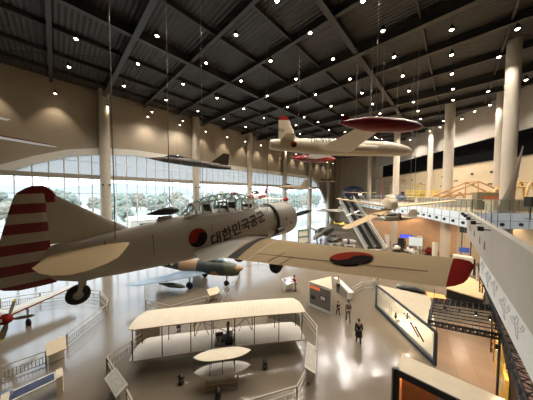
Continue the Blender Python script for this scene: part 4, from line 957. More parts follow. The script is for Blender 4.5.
bkm = mat('diorama_painting', C(210, 206, 196), .6, var=.18, scale=1.6)
build('painted_backdrop', MB().quad(up3(A.lerp(B, .02) + inn * .12, .12), up3(bk1, .12), up3(bk1, hz - .06), up3(A.lerp(B, .02) + inn * .12, hz - .06)), bkm, T, False)
build('diorama_ground', MB().prism([A + inn * .08, B + inn * .08, bk1], .12, .34), mat('diorama_snow', C(208, 204, 192), .8, var=.06, bump=.2), T, False)
for u in (.52, .60):
    p = A.lerp(B, u) + inn * .22; 
for u, l, w_, m in ((.66, .75, .07, 'dkred'), (.73, .8, .07, 'black')):
    p0 = A.lerp(B, u) + inn * .1; p1 = A.lerp(B, u + .11) + inn * .12
    o = build('display_baton', MB().tube(up3(p0, 1.25) , up3(p1, .72), .05, 10).ell(up3(p0, 1.25), (.07, .07, .07)), m, T)
pl = MB(); pc = up3(A.lerp(B, .57) + inn * .25, 1.42); pl.tube(pc - V((d.x, d.y, 0)) * .35, pc + V((d.x, d.y, 0)) * .35, .06, 10, .03).beam(pc - V((inn.x, inn.y, 0)) * .2 + V((0, 0, .1)), pc + V((inn.x, inn.y, 0)) * .2 - V((0, 0, .05)), .14, .03).beam(pc - V((0, 0, .25)), pc + V((0, 0, .25)), .12, .03)
build('model_aeroplane', pl, 'black', T)
fg = MB(); fc = A.lerp(B, .36) + inn * .3; fg.ell(up3(fc, .55), (.09, .07, .2)).ell(up3(fc, .8), (.07, .07, .08)); build('diorama_figure', fg, 'black', T)
fg = MB(); fc = A.lerp(B, .42) + inn * .22; fg.ell(up3(fc, .5), (.16, .12, .13)).ell(up3(fc + d * .12, .62), (.07, .07, .08)); build('diorama_animal', fg, 'white', T)
ms = MB()
for u in (.25, .29): p = A.lerp(B, u) + inn * .22; ms.tube(up3(p, .3), up3(p, 1.1), .02, 6)
build('diorama_mast', ms, 'steel', T)
# glazed booth at the bottom edge
hz = 2.5
e0 = G(396, 368, hz); e1 = G(466, 402, hz); dd = (e1 - e0).normalized(); inn = V((-dd.y, dd.x)); inn = inn if inn.y > 0 else -inn
e0b = e0 + V((G(402, 354, hz) - e0)); e2 = e0 + dd * 4.2; e2b = e0b + dd * 4.2
c = (e0 + e2b) / 2; T = thing('glazed_booth', 'pale roofed booth with black window frame and orange wood interior before the tiled area', 'exhibit booth', (c.x, c.y, 0))
loc = lambda p: V((p.x - c.x, p.y - c.y))
E0, E0b, E2, E2b = loc(e0), loc(e0b), loc(e2), loc(e2b)
build('booth_roof', MB().prism([E0, E2, E2b, E0b], hz - .1, hz), 'cream', T, False)
fr = MB(); n_ = V((-dd.y, dd.x)); n_ = -n_ if n_.y > 0 else n_
fr.beam(up3(E0, hz - .16), up3(E2, hz - .16), .12, .3).beam(up3(E0, 0), up3(E0, hz), .3, .12).beam(up3(E2, 0), up3(E2, hz), .2, .12).beam(up3(E0, .1), up3(E2, .1), .1, .2); build('window_frame', fr, 'black', T, False)
build('back_wall', MB().prism([E0b - inn * .08, E2b - inn * .08, E2b, E0b], 0, hz - .1), 'offwhite', T, False)
build('side_wall', MB().prism([E0, E0 + dd * .08, E0b + dd * .08, E0b], 0, hz - .1), 'wood', T, False)
build('wood_panel', MB().prism([E0 + dd * .25 + inn * .35, E0 + dd * 1.5 + inn * 1.0, E0 + dd * 1.5 + inn * 1.1, E0 + dd * .2 + inn * .45], .05, hz - .3), 'orange', T, False)
build('booth_floor', MB().prism([E0, E2, E2b, E0b], 0, .05), 'wood', T, False)
pb = E0.lerp(E2, .52); ex = MB()
for i in range(3): ex.box(up3(E0 + dd * (1.8 + i * .6) + inn * .95, 1.0 + .25 * (i % 2)), (.4, .06, .5), math.atan2(dd.y, dd.x))
build('framed_picture', ex, 'black', T, False)
build('exhibit_counter', MB().box(up3(E0 + dd * 2.4 + inn * .6, .5), (1.6, .5, .9), math.atan2(dd.y, dd.x)), 'offwhite', T, False)
build('front_glass', MB().quad(up3(E0, .2), up3(E2, .2), up3(E2, hz - .3), up3(E0, hz - .3)), 'glass', T, False)

# ------------------------------------------------------------------ lattice trusses, mural wall, tiled area
def truss(mb, p, q, w, h, n):
    p, q = V(p), V(q); d = (q - p).normalized(); s = d.cross(V((0, 0, 1))).normalized() * w / 2; u = V((0, 0, h / 2))
    cs = [s + u, s - u, -s - u, -s + u]
    for c in cs: mb.tube(p + c, q + c, .035, 6)
    for i in range(n):
        a, b = p.lerp(q, i / n), p.lerp(q, (i + 1) / n)
        for k in range(4): mb.tube(a + cs[k], b + cs[(k + 1) % 4], .022, 5); mb.tube(a + cs[k], a + cs[(k + 1) % 4], .022, 5)
    return mb
p, q = atz(482, 266, 3.6), atz(536, 402, 3.6); c = (p + q) / 2; d = (q - p).normalized()
T = thing('lighting_truss', 'long black lattice truss running beside the white mural wall below the bridge', 'truss', (c.x, c.y, 0))
z0 = V((c.x, c.y, 0)); build('truss_frame', truss(MB(), p - z0, q - z0 + d * 1.5, .55, .55, 30), 'black', T)
for k in (0.0, .5, .98):
    a = p.lerp(q, k) - z0; build('truss_post', truss(MB(), V((a.x, a.y, .05)), V((a.x + .01, a.y, 3.3)), .3, .3, 8), 'black', T)
g = [atz(434, 298, 3.6), atz(497, 306, 3.6), atz(500, 334, 3.6), atz(429, 320, 3.6)]
c = sum(g, V()) / 4; z0 = V((c.x, c.y, 0))
T = thing('grid_canopy', 'black lattice grid hanging level over the tiled display area', 'lighting grid', (c.x, c.y, 0)); gr = MB(); gl = [x - z0 for x in g]
for i in range(9): gr.beam(gl[0].lerp(gl[3], i / 8), gl[1].lerp(gl[2], i / 8), .03, .05)
build('grid_bar', gr, 'black', T, False); gr = MB()
for i in range(12): gr.beam(gl[0].lerp(gl[1], i / 11), gl[3].lerp(gl[2], i / 11), .03, .05)
build('cross_bar', gr, 'black', T, False); gr = MB()
for a, b in ((0, 1), (1, 2), (2, 3), (3, 0)): truss(gr, gl[a] + V((0, 0, -.15)), gl[b] + V((0, 0, -.15)), .08, .22, 10)
build('edge_truss', gr, 'black', T)
for a in gl[1:3]: build('grid_post', MB().tube(V((a.x, a.y, 0)), a, .05, 8), 'black', T)
for a in (gl[0], gl[3]): build('hanging_rod', MB().tube(a, a + V((0, 0, .6)), .015, 6), 'black', T)
# mural wall below the bridge
mu0, mu1 = bp_(2.2, .12, 0), bp_(22, .12, 0)
mp = MB(); mp.prism([tuple(bp_(6.6, .02, 0)[:2]), tuple(bp_(22.5, .02, 0)[:2]), tuple(bp_(22.5, .14, 0)[:2]), tuple(bp_(6.6, .14, 0)[:2])], H - 4.8, H - 3.45)
struct('wall_mural', mp, mat('white_mural', C(222, 222, 220), .5, var=.03))
for k, (s, z, w_) in enumerate(((7.5, 6.4, .7), (9.2, 6.3, .8), (10.8, 6.4, .7), (12.6, 6.3, .8), (14.2, 6.4, .7))):
    def at(u, v): 
        a = bp_(s + u, .155, z + v); return a
    ln = MB(); o0 = at(0, 0)
    for pts in ([(-1, .0), (-.6, .12), (.4, .14), (1, .3), (1, .45), (.8, .45), (.6, .16)], [(-1, 0), (-.6, -.1), (.5, -.02), (1, .3)], [(-.3, .05), (.1, -.45), (.3, -.45), (.2, .05)], [(-.3, .14), (0, .5), (.2, .5), (.15, .14)], [(-.8, .06), (-.5, .24), (-.2, .13)]):
        ln.path([at(u * w_, v * w_) - o0 for u, v in pts], .007, 4)
    o = build('aeroplane_drawing', ln, mat('mural_line', C(150, 152, 154), .6)); o.location = o0
    tag(o, 'thin grey line drawing of an aeroplane on the white mural wall below the bridge', 'drawing', 'aeroplane drawings on the mural wall')
for s, z in ((2.6, UP - 1.2), (5.0, UP - 1.25), (7.4, UP - 1.3), (9.0, UP - 1.3)):
    o = build('triangular_recess', MB().add([(0, 0, 0), tuple(DR * .28) + (0,), tuple(DR * .14) + (.42,)], [(0, 1, 2)]).tube((0, 0, 0), tuple(DR * .28) + (0,), .012, 5).tube((0, 0, 0), tuple(DR * .14) + (.42,), .012, 5).tube(tuple(DR * .28) + (0,), tuple(DR * .14) + (.42,), .012, 5), mat('recess_grey', C(138, 132, 124), .6), None, False)
    o.location = bp_(s, .27, z); tag(o, 'small triangular mark in the grey bridge parapet', 'wall mark', 'triangular marks on the bridge parapet')
for i, s in enumerate((.5, 1.6, 3.0, 5.0, 7.6, 10.3)):
    T = thing('bridge_floodlight', 'square black floodlight bracketed to the top of the grey bridge parapet', 'floodlight', bp_(s, .27, UP - .12), R(49), 'floodlights along the bridge parapet')
    build('lamp_head', MB().box((0, .32, .04), (.3, .2, .2)), 'black', T, False); build('bracket', MB().beam((-.1, 0, 0), (-.1, .32, 0), .03, .03).beam((.1, 0, 0), (.1, .32, 0), .03, .03), 'black', T, False)
gl = MB(); gl.quad(bp_(0, .1, UP + .03), bp_(13, .1, UP + .03), bp_(13, .1, UP + 1.0), bp_(0, .1, UP + 1.0)); g = build('glass_railing', gl, glf2, None, False); tag(g, 'glass railing along the top of the grey bridge parapet', 'railing')
for i in range(8): build('post', MB().beam(bp_(i * 1.5, .1, UP + .03), bp_(i * 1.5, .1, UP + 1.0), .02, .02), seam, g, False)
# tiled floor, yellow picture wall under the truss
tz = mat('warm_floor_tile', C(166, 132, 98), .22, var=.06); nt = tz.node_tree; bk = nt.nodes.new('ShaderNodeTexBrick'); tc = nt.nodes.new('ShaderNodeTexCoord'); mp_ = nt.nodes.new('ShaderNodeMapping'); mp_.inputs['Rotation'].default_value = (0, 0, R(35))
bk.offset = 0; bk.inputs['Scale'].default_value = 1.1; bk.inputs['Mortar Size'].default_value = .008; bk.inputs['Brick Width'].default_value = 1; bk.inputs['Row Height'].default_value = 1
bk.inputs['Color1'].default_value = C(150, 124, 100); bk.inputs['Color2'].default_value = C(140, 116, 94); bk.inputs['Mortar'].default_value = C(120, 94, 70)
nt.links.new(tc.outputs['Object'], mp_.inputs['Vector']); nt.links.new(mp_.outputs['Vector'], bk.inputs['Vector']); nt.links.new(bk.outputs['Color'], nt.nodes['Principled BSDF'].inputs['Base Color'])
tile = [G(437, 322), G(495, 322), G(508, 400), G(505, 420), G(436, 372)]
struct('floor_tiled', MB().prism([tuple(t) for t in tile], 0, .02), tz)
a, b = atz(492, 322, 1.1), atz(506, 402, 1.1); a.z = b.z = 0; c = (a + b) / 2; d = (b - a); L = d.length
T = thing('picture_wall', 'yellow display wall with small pictures below the black truss', 'display wall', (c.x, c.y, 0), math.atan2(d.y, d.x))
build('panel', MB().box((0, 0, 1.05), (L, .12, 2.1)), mat('ochre_panel', C(206, 158, 62), .5), T, False)
for i in range(6): build('picture', MB().box((-L * .4 + i * L * .16, -.08, 1.35), (.4, .03, .5)), 'offwhite' if i % 2 else 'dkred', T, False)
pk = mat('pink_flooring', C(170, 136, 120), .4)
struct('floor_carpet', MB().prism([tuple(G(508, 350)), tuple(G(522, 350)), tuple(G(538, 410)), tuple(G(512, 410))], 0, .015), pk)
# ------------------------------------------------------------------ people
M['skin'] = mat('skin', C(196, 150, 122), .5, var=.04); M['hair'] = mat('dark_hair', C(26, 22, 20), .6)
def skin(vs, es, rs, root=0, sub=1):
    bm = bmesh.new(); ly = bm.verts.layers.skin.verify(); b = [bm.verts.new(v) for v in vs]
    for e in es: bm.edges.new((b[e[0]], b[e[1]]))
    for i, v in enumerate(b):
        r = rs[i]; v[ly].radius = r if isinstance(r, tuple) else (r, r); v[ly].use_root = (i == root)
    me = bpy.data.meshes.new('skeleton'); bm.to_mesh(me); bm.free()
    o = bpy.data.objects.new('skeleton', me); COL.objects.link(o)
    sm = o.modifiers.new('s', 'SKIN'); sm.use_smooth_shade = True; o.modifiers.new('d', 'SUBSURF').levels = sub
    bpy.context.view_layer.update()
    m2 = bpy.data.meshes.new_from_object(o.evaluated_get(bpy.context.evaluated_depsgraph_get()))
    v2 = [v.co.copy() for v in m2.vertices]; f2 = [tuple(p.vertices) for p in m2.polygons]
    bpy.data.objects.remove(o); bpy.data.meshes.remove(me); bpy.data.meshes.remove(m2)
    return v2, f2
def person(label, loc, rz, shirt, trousers, h=1.7, pose='walk', hat=None, shoes='black', group=None, lean=0.0, long_top=False):
    # local: faces -Y
    T = thing('person', label, 'person', loc, rz, group, scale=h / 1.74); L = lean
    sg = .16 if pose == 'walk' else .03
    J = dict(pel=(0, 0, .94), spi=(0, -.02 - L * .4, 1.12), che=(0, -.02 - L, 1.33), nec=(0, -.02 - L * 1.25, 1.48), hd0=(0, -.035 - L * 1.35, 1.56), hd1=(0, -.05 - L * 1.4, 1.64), hd2=(0, -.04 - L * 1.4, 1.70))
    for s, n in ((-1, 'l'), (1, 'r')):
        f = s * sg
        J['hip' + n] = (s * .095, 0, .88); J['kne' + n] = (s * .10, -.03 - f * .5, .49); J['ank' + n] = (s * .10, -f * 1.0 + .03, .085); J['toe' + n] = (s * .115, -f * 1.0 - .13, .04)
        J['sho' + n] = (s * .18, -.01 - L, 1.41)
        if pose == 'reach': J['elb' + n] = (s * .22, -.22 - L, 1.18); J['wri' + n] = (s * .17, -.46 - L, 1.12); J['han' + n] = (s * .16, -.54 - L, 1.10)
        elif pose == 'carry': J['elb' + n] = (s * .24, .02, 1.14); J['wri' + n] = (s * .14, -.2, 1.08); J['han' + n] = (s * .08, -.25, 1.08)
        else: J['elb' + n] = (s * .235, .03 + f * .3, 1.13); J['wri' + n] = (s * .25, -.04 + f * .8, .89); J['han' + n] = (s * .255, -.06 + f * .9, .81)
    names = list(J); ix = {n: i for i, n in enumerate(names)}
    rad = dict(pel=(.15, .11), spi=(.13, .10), che=(.15, .11), nec=.055, hd0=.07, hd1=(.082, .095), hd2=(.06, .07), hip=.095, kne=.058, ank=.038, toe=.035, sho=.06, elb=.042, wri=.028, han=(.038, .02))
    rr = [rad[n if n in rad else n[:3]] for n in names]
    es = [('pel', 'spi'), ('spi', 'che'), ('che', 'nec'), ('nec', 'hd0'), ('hd0', 'hd1'), ('hd1', 'hd2')]
    for n in 'lr': es += [('pel', 'hip' + n), ('hip' + n, 'kne' + n), ('kne' + n, 'ank' + n), ('ank' + n, 'toe' + n), ('che', 'sho' + n), ('sho' + n, 'elb' + n), ('elb' + n, 'wri' + n), ('wri' + n, 'han' + n)]
    v, f = skin([J[n] for n in names], [(ix[a], ix[b]) for a, b in es], rr)
    mb = MB().add(v, f); hx = V(J['hd1'])
    mb.ell(hx + V((0, -.1, -.02)), (.014, .022, .024), 8, 6)
    for s in (-1, 1): mb.ell(hx + V((s * .085, .0, -.01)), (.014, .024, .034), 8, 6)
    # five fingers on each hand
    for n, s in (('l', -1), ('r', 1)):
        hn = V(J['han' + n]); dr = (hn - V(J['wri' + n])).normalized(); sd = dr.cross(V((s, 0, .2))).normalized()
        for k in range(4):
            o = hn + sd * (.026 - .0175 * k); Lf = (.062, .075, .078, .06)[3 - k]; cv = V((-s * .012, 0, 0))
            mb.path([o, o + dr * Lf * .55 + cv * .3, o + dr * Lf + cv * 1.2], .0085, 6)
        tb = hn - dr * .05 + sd * .034; mb.path([tb, tb + sd * .03 + dr * .025, tb + sd * .036 + dr * .055], .0095, 6)
    bd = build('body', mb, 'skin', T)
    ey = MB()
    for s in (-1, 1): ey.ell(hx + V((s * .03, -.088, .012)), (.011, .008, .008), 8, 6)
    ey.box(hx + V((0, -.088, -.062)), (.04, .008, .008)); build('eyes_and_mouth', ey, 'hair', bd)
    def part(nm, sel, grow, m):
        ns = [n for n in names if any(n.startswith(x) for x in sel)]; ii = {n: i for i, n in enumerate(ns)}
        r2 = [tuple(x + grow for x in (rad[n if n in rad else n[:3]] if isinstance(rad[n if n in rad else n[:3]], tuple) else (rad[n if n in rad else n[:3]],) * 2)) for n in ns]
        vv, ff = skin([J[n] for n in ns], [(ii[a], ii[b]) for a, b in es if a in ii and b in ii], r2); return build(nm, MB().add(vv, ff), m, T)
    part('top', ['pel', 'spi', 'che', 'sho', 'elb', 'wri'] , .014, shirt)
    part('trousers', ['pel', 'hip', 'kne', 'ank'], .016, trousers)
    if long_top: build('coat_skirt', MB().lathe([(0, .17), (.2, .2), (.45, .24)], (0, 0, 1.0), (0, 0, 0), 16), shirt, T)
    for n in 'lr':
        a, b = V(J['ank' + n]), V(J['toe' + n]); build('shoe', MB().ell((a + b) / 2 + V((0, 0, -.015)), (.055, .15, .055), 12, 8), shoes, T)
    hb = MB(); hb.ell(hx + V((0, .018, .045)), (.1, .108, .1), 16, 10); build('hair', hb, 'hair', T)
    if hat: build('hat', MB().lathe([(0, .17), (.015, .16), (.02, .105), (.12, .09), (.14, .03)], hx + V((0, 0, .05)), hx + V((0, 0, 2)), 18), hat, T)
    return T
cl = {n: mat('cloth_' + n, C(*c), .8, var=.08) for n, c in dict(black=(22, 22, 26), grey=(120, 112, 100), red=(160, 26, 34), white=(212, 206, 194), navy=(34, 38, 58), tan=(150, 130, 104), jean=(60, 66, 84)).items()}
def stand(px, py): p = atz(px, py, 0); return (p.x, p.y, 0)
person('person in black jacket walking alone across the open floor beside the wedge display case', stand(358.5, 343.5), R(165), cl['black'], cl['black'], 1.74, long_top=True)
person('person in grey clothes and dark hat walking beside a child in black', stand(348, 321), R(175), cl['grey'], cl['grey'], 1.72, hat=M['black'])
person('small child in black walking with the person in the dark hat', stand(338, 315), R(200), cl['black'], cl['black'], 1.22)
person('person in white top and black trousers standing behind the prism booth', stand(338, 292), R(20), cl['white'], cl['black'], 1.68, 'carry')
person('person in red top leaning on the white touch table', stand(295.6, 291), R(-100), cl['red'], cl['grey'], 1.7, 'reach', lean=.08)
# visitors beneath the gallery
P1 = person('visitor in black under the gallery between the white kiosk and the poster board', stand(478, 259), R(40), cl['black'], cl['navy'], 1.7, 'stand')
P2 = person('visitor in white top beside the visitor in black near the white kiosk under the gallery', stand(481.5, 256), R(200), cl['white'], cl['black'], 1.65, 'stand')
dup(P1, stand(471.5, 255), (0, 0, R(120)), 'visitor in black under the gallery, half behind the white kiosk top', scale=.95)
dup(P2, stand(475, 253.5), (0, 0, R(-60)), 'visitor in white top under the gallery, between two visitors in black at the wood wall', scale=.95)
P3 = person('visitor in navy standing by the grey partition at the thick gallery column', stand(452, 268), R(90), cl['navy'], cl['black'], 1.7, 'stand')
dup(P1, stand(404.5, 247.5), (0, 0, R(10)), 'visitor in black standing before the blue lit screen', scale=.97)
dup(P2, stand(386.5, 247), (0, 0, R(60)), 'visitor in white top near the foot of the escalators by the gallery edge column', scale=1.0)
dup(P3, stand(384, 248.5), (0, 0, R(-30)), 'visitor in navy beside the visitor in white near the escalators', scale=1.0)
dup(P1, stand(321, 246), (0, 0, R(-30)), 'visitor in black standing by the parked grey fighter', scale=1.0)
# ------------------------------------------------------------------ escalators and far exhibits
a = aty(348, 203, 50); a.z = UP; b = V((21.0, 37.0, 0)); 
es_d = V((b.x - a.x, b.y - a.y)); es_d.normalize(); es_s = V((es_d.y, -es_d.x))
def esc(off, label):
    T = thing('escalator', label, 'escalator', (b.x + es_s.x * off, b.y + es_s.y * off, 0)); top = V((a.x - b.x, a.y - b.y, UP)); bot = V((0, 0, 0)); s3 = V((es_s.x, es_s.y, 0)); d3 = (top - bot).normalized()
    for s in (-.62, .62):
        build('balustrade', MB().beam(bot + s3 * s + V((0, 0, .55)), top + s3 * s + V((0, 0, .55)), .06, .8), 'steel', T, False)
        build('handrail', MB().beam(bot + s3 * s + V((0, 0, 1.05)), top + s3 * s + V((0, 0, 1.05)), .1, .08), 'black', T, False)
    st = MB(); n = 40
    for i in range(n): p = bot.lerp(top, (i + .5) / n); st.box(p + V((0, 0, .35)), (1.14, .45, .5), math.atan2(es_d.y, es_d.x) + R(90))
    build('step_treads', st, 'black', T, False); build('truss_casing', MB().beam(bot - V((0, 0, .45)) + V((0, 0, .3)), top - V((0, 0, .45)), 1.2, .7), 'offwhite', T, False)
    return T
esc(0, 'escalator with dark steps and white sides, the one beside the white sloping panel'); esc(1.55, 'escalator with dark steps and white sides, the one beside the gallery')
T = thing('sloping_panel', 'white solid sloping panel closing the side of the escalators towards the window', 'panel', (b.x + es_s.x * -1.3, b.y + es_s.y * -1.3, 0))
top = V((a.x - b.x, a.y - b.y, UP)); build('panel_face', MB().beam(V((0, 0, .1)), top + V((0, 0, .1)), .1, 1.7), 'white', T, False); build('panel_cap', MB().beam(V((0, 0, 1.0)), top + V((0, 0, 1.0)), .2, .1), 'steel', T, False)
# floor exhibits by the window: engine stand, folding board
p = atz(334, 245, 0)
T = thing('engine_stand', 'dark jet engine on a white stand in front of the parked grey fighter', 'engine', (p.x, p.y, 0), R(20))
build('stand', MB().box((0, 0, .35), (2.6, .9, .1)).box((-1, 0, .18), (.12, .9, .36)).box((1, 0, .18), (.12, .9, .36)), 'white', T, False)
build('engine_core', MB().body([(-1.6, 1.1, .3, .3), (-1.2, 1.1, .55, .55), (-.2, 1.1, .5, .5), (.4, 1.1, .6, .6), (1.3, 1.1, .4, .4), (1.6, 1.1, .25, .25)], 20), 'black', T)
build('engine_pipe', MB().path([(-1, -.5, 1.0), (-.2, -.55, 1.3), (.8, -.5, 1.0)], .07, 8).path([(-1, -.5, 1.3), (.4, -.5, 1.5), (1, -.4, 1.2)], .05, 8), 'steel', T)
p = atz(349.5, 246.5, 0)
T = thing('engine_stand', 'second engine exhibit with silver casing, between the dark engine and the escalators', 'engine', (p.x, p.y, 0), R(-10))
build('stand', MB().box((0, 0, .3), (2.0, .9, .1)).box((-.8, 0, .15), (.12, .9, .3)).box((.8, 0, .15), (.12, .9, .3)), 'white', T, False)
build('engine_core', MB().body([(-1.3, 1.0, .3, .3), (-1, 1.0, .5, .5), (.6, 1.0, .45, .45), (1.2, 1.0, .2, .2)], 20), 'steel', T)
build('engine_band', MB().body([(-.5, 1.0, .52, .52), (-.3, 1.0, .55, .55), (-.1, 1.0, .52, .52)], 20), 'black', T)
p = atz(303, 246, 0)
T = thing('notice_board', 'green framed notice board under the trainer propeller', 'board', (p.x, p.y, 0), R(30))
gm = mat('green_board', C(60, 104, 84), .5); build('board_face', MB().box((0, 0, 1.9), (2.4, .08, 2.6)), 'offwhite', T, False)
build('board_frame', MB().box((0, -.06, 3.2), (2.6, .1, .25)).box((0, -.06, 1.9), (2.6, .1, .2)).box((0, -.06, .6), (2.6, .1, .2)).box((-1.25, -.06, 1.6), (.15, .1, 3.2)).box((1.25, -.06, 1.6), (.15, .1, 3.2)), gm, T, False)
p = atz(345, 268 - 22, 0)
# yellow model aircraft nose beside the engines
p = aty(341, 224, 38)
o = build('yellow_glider', MB().body([(2, 0, .03, .03), (1.6, 0, .2, .2), (.4, 0, .25, .28), (-1, 0, .12, .14), (-2.4, .1, .04, .05)], 14).lift([((.7, 0, .2), (0, 0, .2), .08), ((.65, 3, .25), (.1, 3, .25), .06)], (0, 0, 1)).lift([((.7, 0, .2), (0, 0, .2), .08), ((.65, -3, .25), (.1, -3, .25), .06)], (0, 0, 1)).lift([((-1.8, 0, 0), (-2.5, 0, 0), .06), ((-2.1, 0, .7), (-2.5, 0, .7), .04)], (0, 1, 0)), 'yellow')
o.location = p; o.rotation_euler = flight(120); o.scale = (.55,) * 3; tag(o, 'small yellow model glider hanging above the engine exhibits', 'aircraft')
cable(p, (p.x, p.y, CEIL - .5), 'thin cable hanging the small yellow glider', None, .012)

# ------------------------------------------------------------------ gallery exhibits (upper floor)
def up_at(px, y): q = aty(px, 200, y); return V((q.x, q.y, UP))
p = up_at(354, 57)
T = thing('cockpit_simulator', 'dark navy rounded cockpit section standing on the gallery beyond the escalators', 'simulator', p, R(10))
build('cabin', MB().body([(-3.2, 1.7, .6, .7), (-2.4, 1.9, 1.4, 1.5), (-.5, 2.0, 1.7, 1.8), (1.6, 1.9, 1.6, 1.6), (2.8, 1.6, .8, .9)], 22), 'navy', T)
build('cabin_window', MB().box((-1.6, -1.45, 2.4), (1.0, .3, .6)).box((.2, -1.66, 2.4), (1.2, .2, .6)), 'darkglass', T, False); build('cabin_base', MB().box((0, 0, .25), (4.4, 2.2, .5)), 'black', T, False)
lp = plane('gallery_aircraft', 'white and tan light aircraft standing on the gallery before the navy cockpit section', 'aircraft', up_at(360, 44) + V((0, 0, 1.25)), flight(205), .62,
    dict(mat='white', body=[(2.6, 0, .2, .2), (2.2, 0, .5, .5), (.8, .1, .65, .75), (-1, .2, .5, .6), (-4, .3, .1, .15)], wings=[dict(mat='fabric', st=[((1.2, .3, .8), (-.4, .3, .8), .2), ((1.1, 5, .95), (-.2, 5, .95), .12)])], fins=[dict(st=[((-3, 0, .3), (-4.2, 0, .3), .1), ((-3.6, 0, 1.6), (-4.2, 0, 1.6), .06)])],
         canopy=[(1.7, .55, .3, .2), (1, .8, .5, .3), (0, .7, .3, .2)], gear=[(1.6, .9, -.4, -1.9, .35), (1.6, -.9, -.4, -1.9, .35), (-3.8, 0, .2, -1.9, .2)]))
# yellow maintenance scaffold
def scaffold(label, px, y, L, hh, m, rz, nb):
    T = thing('access_scaffold', label, 'scaffold', up_at(px, y), rz)
    for i in range(nb + 1):
        x = -L / 2 + L * i / nb
        for yy in (-.8, .8): build('post', MB().tube((x, yy, 0), (x, yy, hh), .06, 8), m, T)
    ra = MB(); 
    for z in (hh, hh - .5, hh * .5, .3):
        for yy in (-.8, .8): ra.tube((-L / 2, yy, z), (L / 2, yy, z), .05, 8)
    for i in range(nb): x = -L / 2 + L * i / nb; ra.tube((x, -.8, .3), (x + L / nb, -.8, hh * .5), .04, 6); ra.tube((x, .8, hh * .5), (x + L / nb, .8, .3), .04, 6)
    build('rail', ra, m, T); build('platform', MB().box((0, 0, hh * .5), (L, 1.6, .08)), m, T, False)
    for i in range(5): build('ladder_rung', MB().tube((L / 2, -.8, .3 + i * hh * .09), (L / 2, .8, .3 + i * hh * .09), .03, 6), m, T)
    return T
scaffold('long yellow tubular scaffold on the gallery between two white columns', 426, 36, 6.0, 2.1, 'yellow', R(-35), 6)
scaffold('taller pale yellow scaffold on the gallery behind the red barrier', 420, 43, 4.0, 3.6, mat('pale_yellow', C(176, 158, 84), .5), R(-25), 3)
scaffold('grey tubular scaffold cage on the gallery beside the column over the tan hanging aircraft', 401, 43, 3.6, 3.4, 'steel', R(-20), 3)
p = up_at(401, 37)
T = thing('cockpit_capsule', 'dark blue cockpit capsule with seat on the gallery before the grey scaffold', 'simulator', p, R(30))
build('capsule', MB().body([(-1.4, .7, .3, .3), (-.8, .8, .7, .6), (.4, .8, .7, .65), (1.3, .9, .4, .5)], 18), 'navy', T); build('seat', MB().box((.2, 0, 1.3), (.5, .6, .3)).box((.5, 0, 1.6), (.15, .6, .7)), 'black', T, False)
o = build('red_barrier', MB().box((0, 0, .3), (4.4, .3, .3)).box((-2, 0, .15), (.1, .5, .3)).box((2, 0, .15), (.1, .5, .3)), 'dkred', None, False); o.location = up_at(413, 35); o.rotation_euler = (0, 0, R(-20)); tag(o, 'low dark red barrier on the gallery in front of the scaffolds', 'barrier')
# open wood-framed shelters
def dome(label, px, y, W, hh, m, rz, nb=7):
    T = thing('framed_shelter', label, 'shelter', up_at(px, y), rz)
    for k in range(nb):
        t = -1 + 2 * k / (nb - 1); hk = hh * math.sqrt(max(.05, 1 - (t * .85) ** 2)); wk = W / 2 * math.sqrt(max(.1, 1 - (t * .7) ** 2))
        build('frame_arch', MB().path([(wk * math.cos(math.pi * i / 10), t * W / 2.4, hk * math.sin(math.pi * i / 10)) for i in range(11)], .11, 8), m, T)
    pu = MB()
    for i in (1, 3, 5, 7, 9):
        pu.path([(W / 2 * math.sqrt(max(.1, 1 - (t * .7) ** 2)) * math.cos(math.pi * i / 10), t * W / 2.4, hh * math.sqrt(max(.05, 1 - (t * .85) ** 2)) * math.sin(math.pi * i / 10)) for t in [-1 + 2 * k / (nb - 1) for k in range(nb)]], .08, 8)
    build('purlin', pu, m, T); return T
dm = mat('honey_wood', C(196, 160, 96), .5)
dome('honey coloured arched frame shelter on the gallery behind the leaning pale fin', 519, 22.2, 5.6, 3.0, dm, R(30))
# gabled frame
p = up_at(464, 28)
T = thing('gabled_frame', 'tan timber frame with pitched top and triangle bracing on the gallery beside the thick column', 'frame', p, R(-15))
gm2 = mat('tan_timber', C(176, 134, 82), .55)
for yy in (-1.2, 1.2):
    build('gable_truss', MB().path([(-3.4, yy, 0), (-3.4, yy, 1.1), (.8, yy, 3.3), (3.2, yy, 2.0), (3.2, yy, 0)], .1, 8).path([(-3.4, yy, 1.1), (3.2, yy, 2.0)], .07, 8).path([(-2.4, yy, 0), (-1.2, yy, 1.9), (0, yy, 0), (-2.4, yy, 0)], .08, 8).path([(.8, yy, 3.3), (.8, yy, 0)], .07, 8), gm2, T)
build('roof_bars', MB().path([(-3.4, -1.2, 1.1), (-3.4, 1.2, 1.1)], .07).path([(.8, -1.2, 3.3), (.8, 1.2, 3.3)], .07).path([(3.2, -1.2, 2), (3.2, 1.2, 2)], .07).path([(-1.3, -1.2, 2.2), (-1.3, 1.2, 2.2)], .07), gm2, T)
p = up_at(487, 20.5)
T = thing('display_cabinet', 'olive grey display box with orange picture on the gallery between the two timber frames', 'cabinet', p, R(-8))
build('cabinet_body', MB().prism([(-1.3, -.5), (1.5, -.5), (1.3, .5), (-1.0, .5)], 0, 1.75), mat('olive_box', C(120, 112, 88), .6), T, False); build('picture', MB().quad((-.7, -.52, .9), (1.1, -.52, .85), (1.1, -.52, 1.35), (-.7, -.52, 1.4)), mat('orange_print', C(196, 104, 60), .5), T, False)
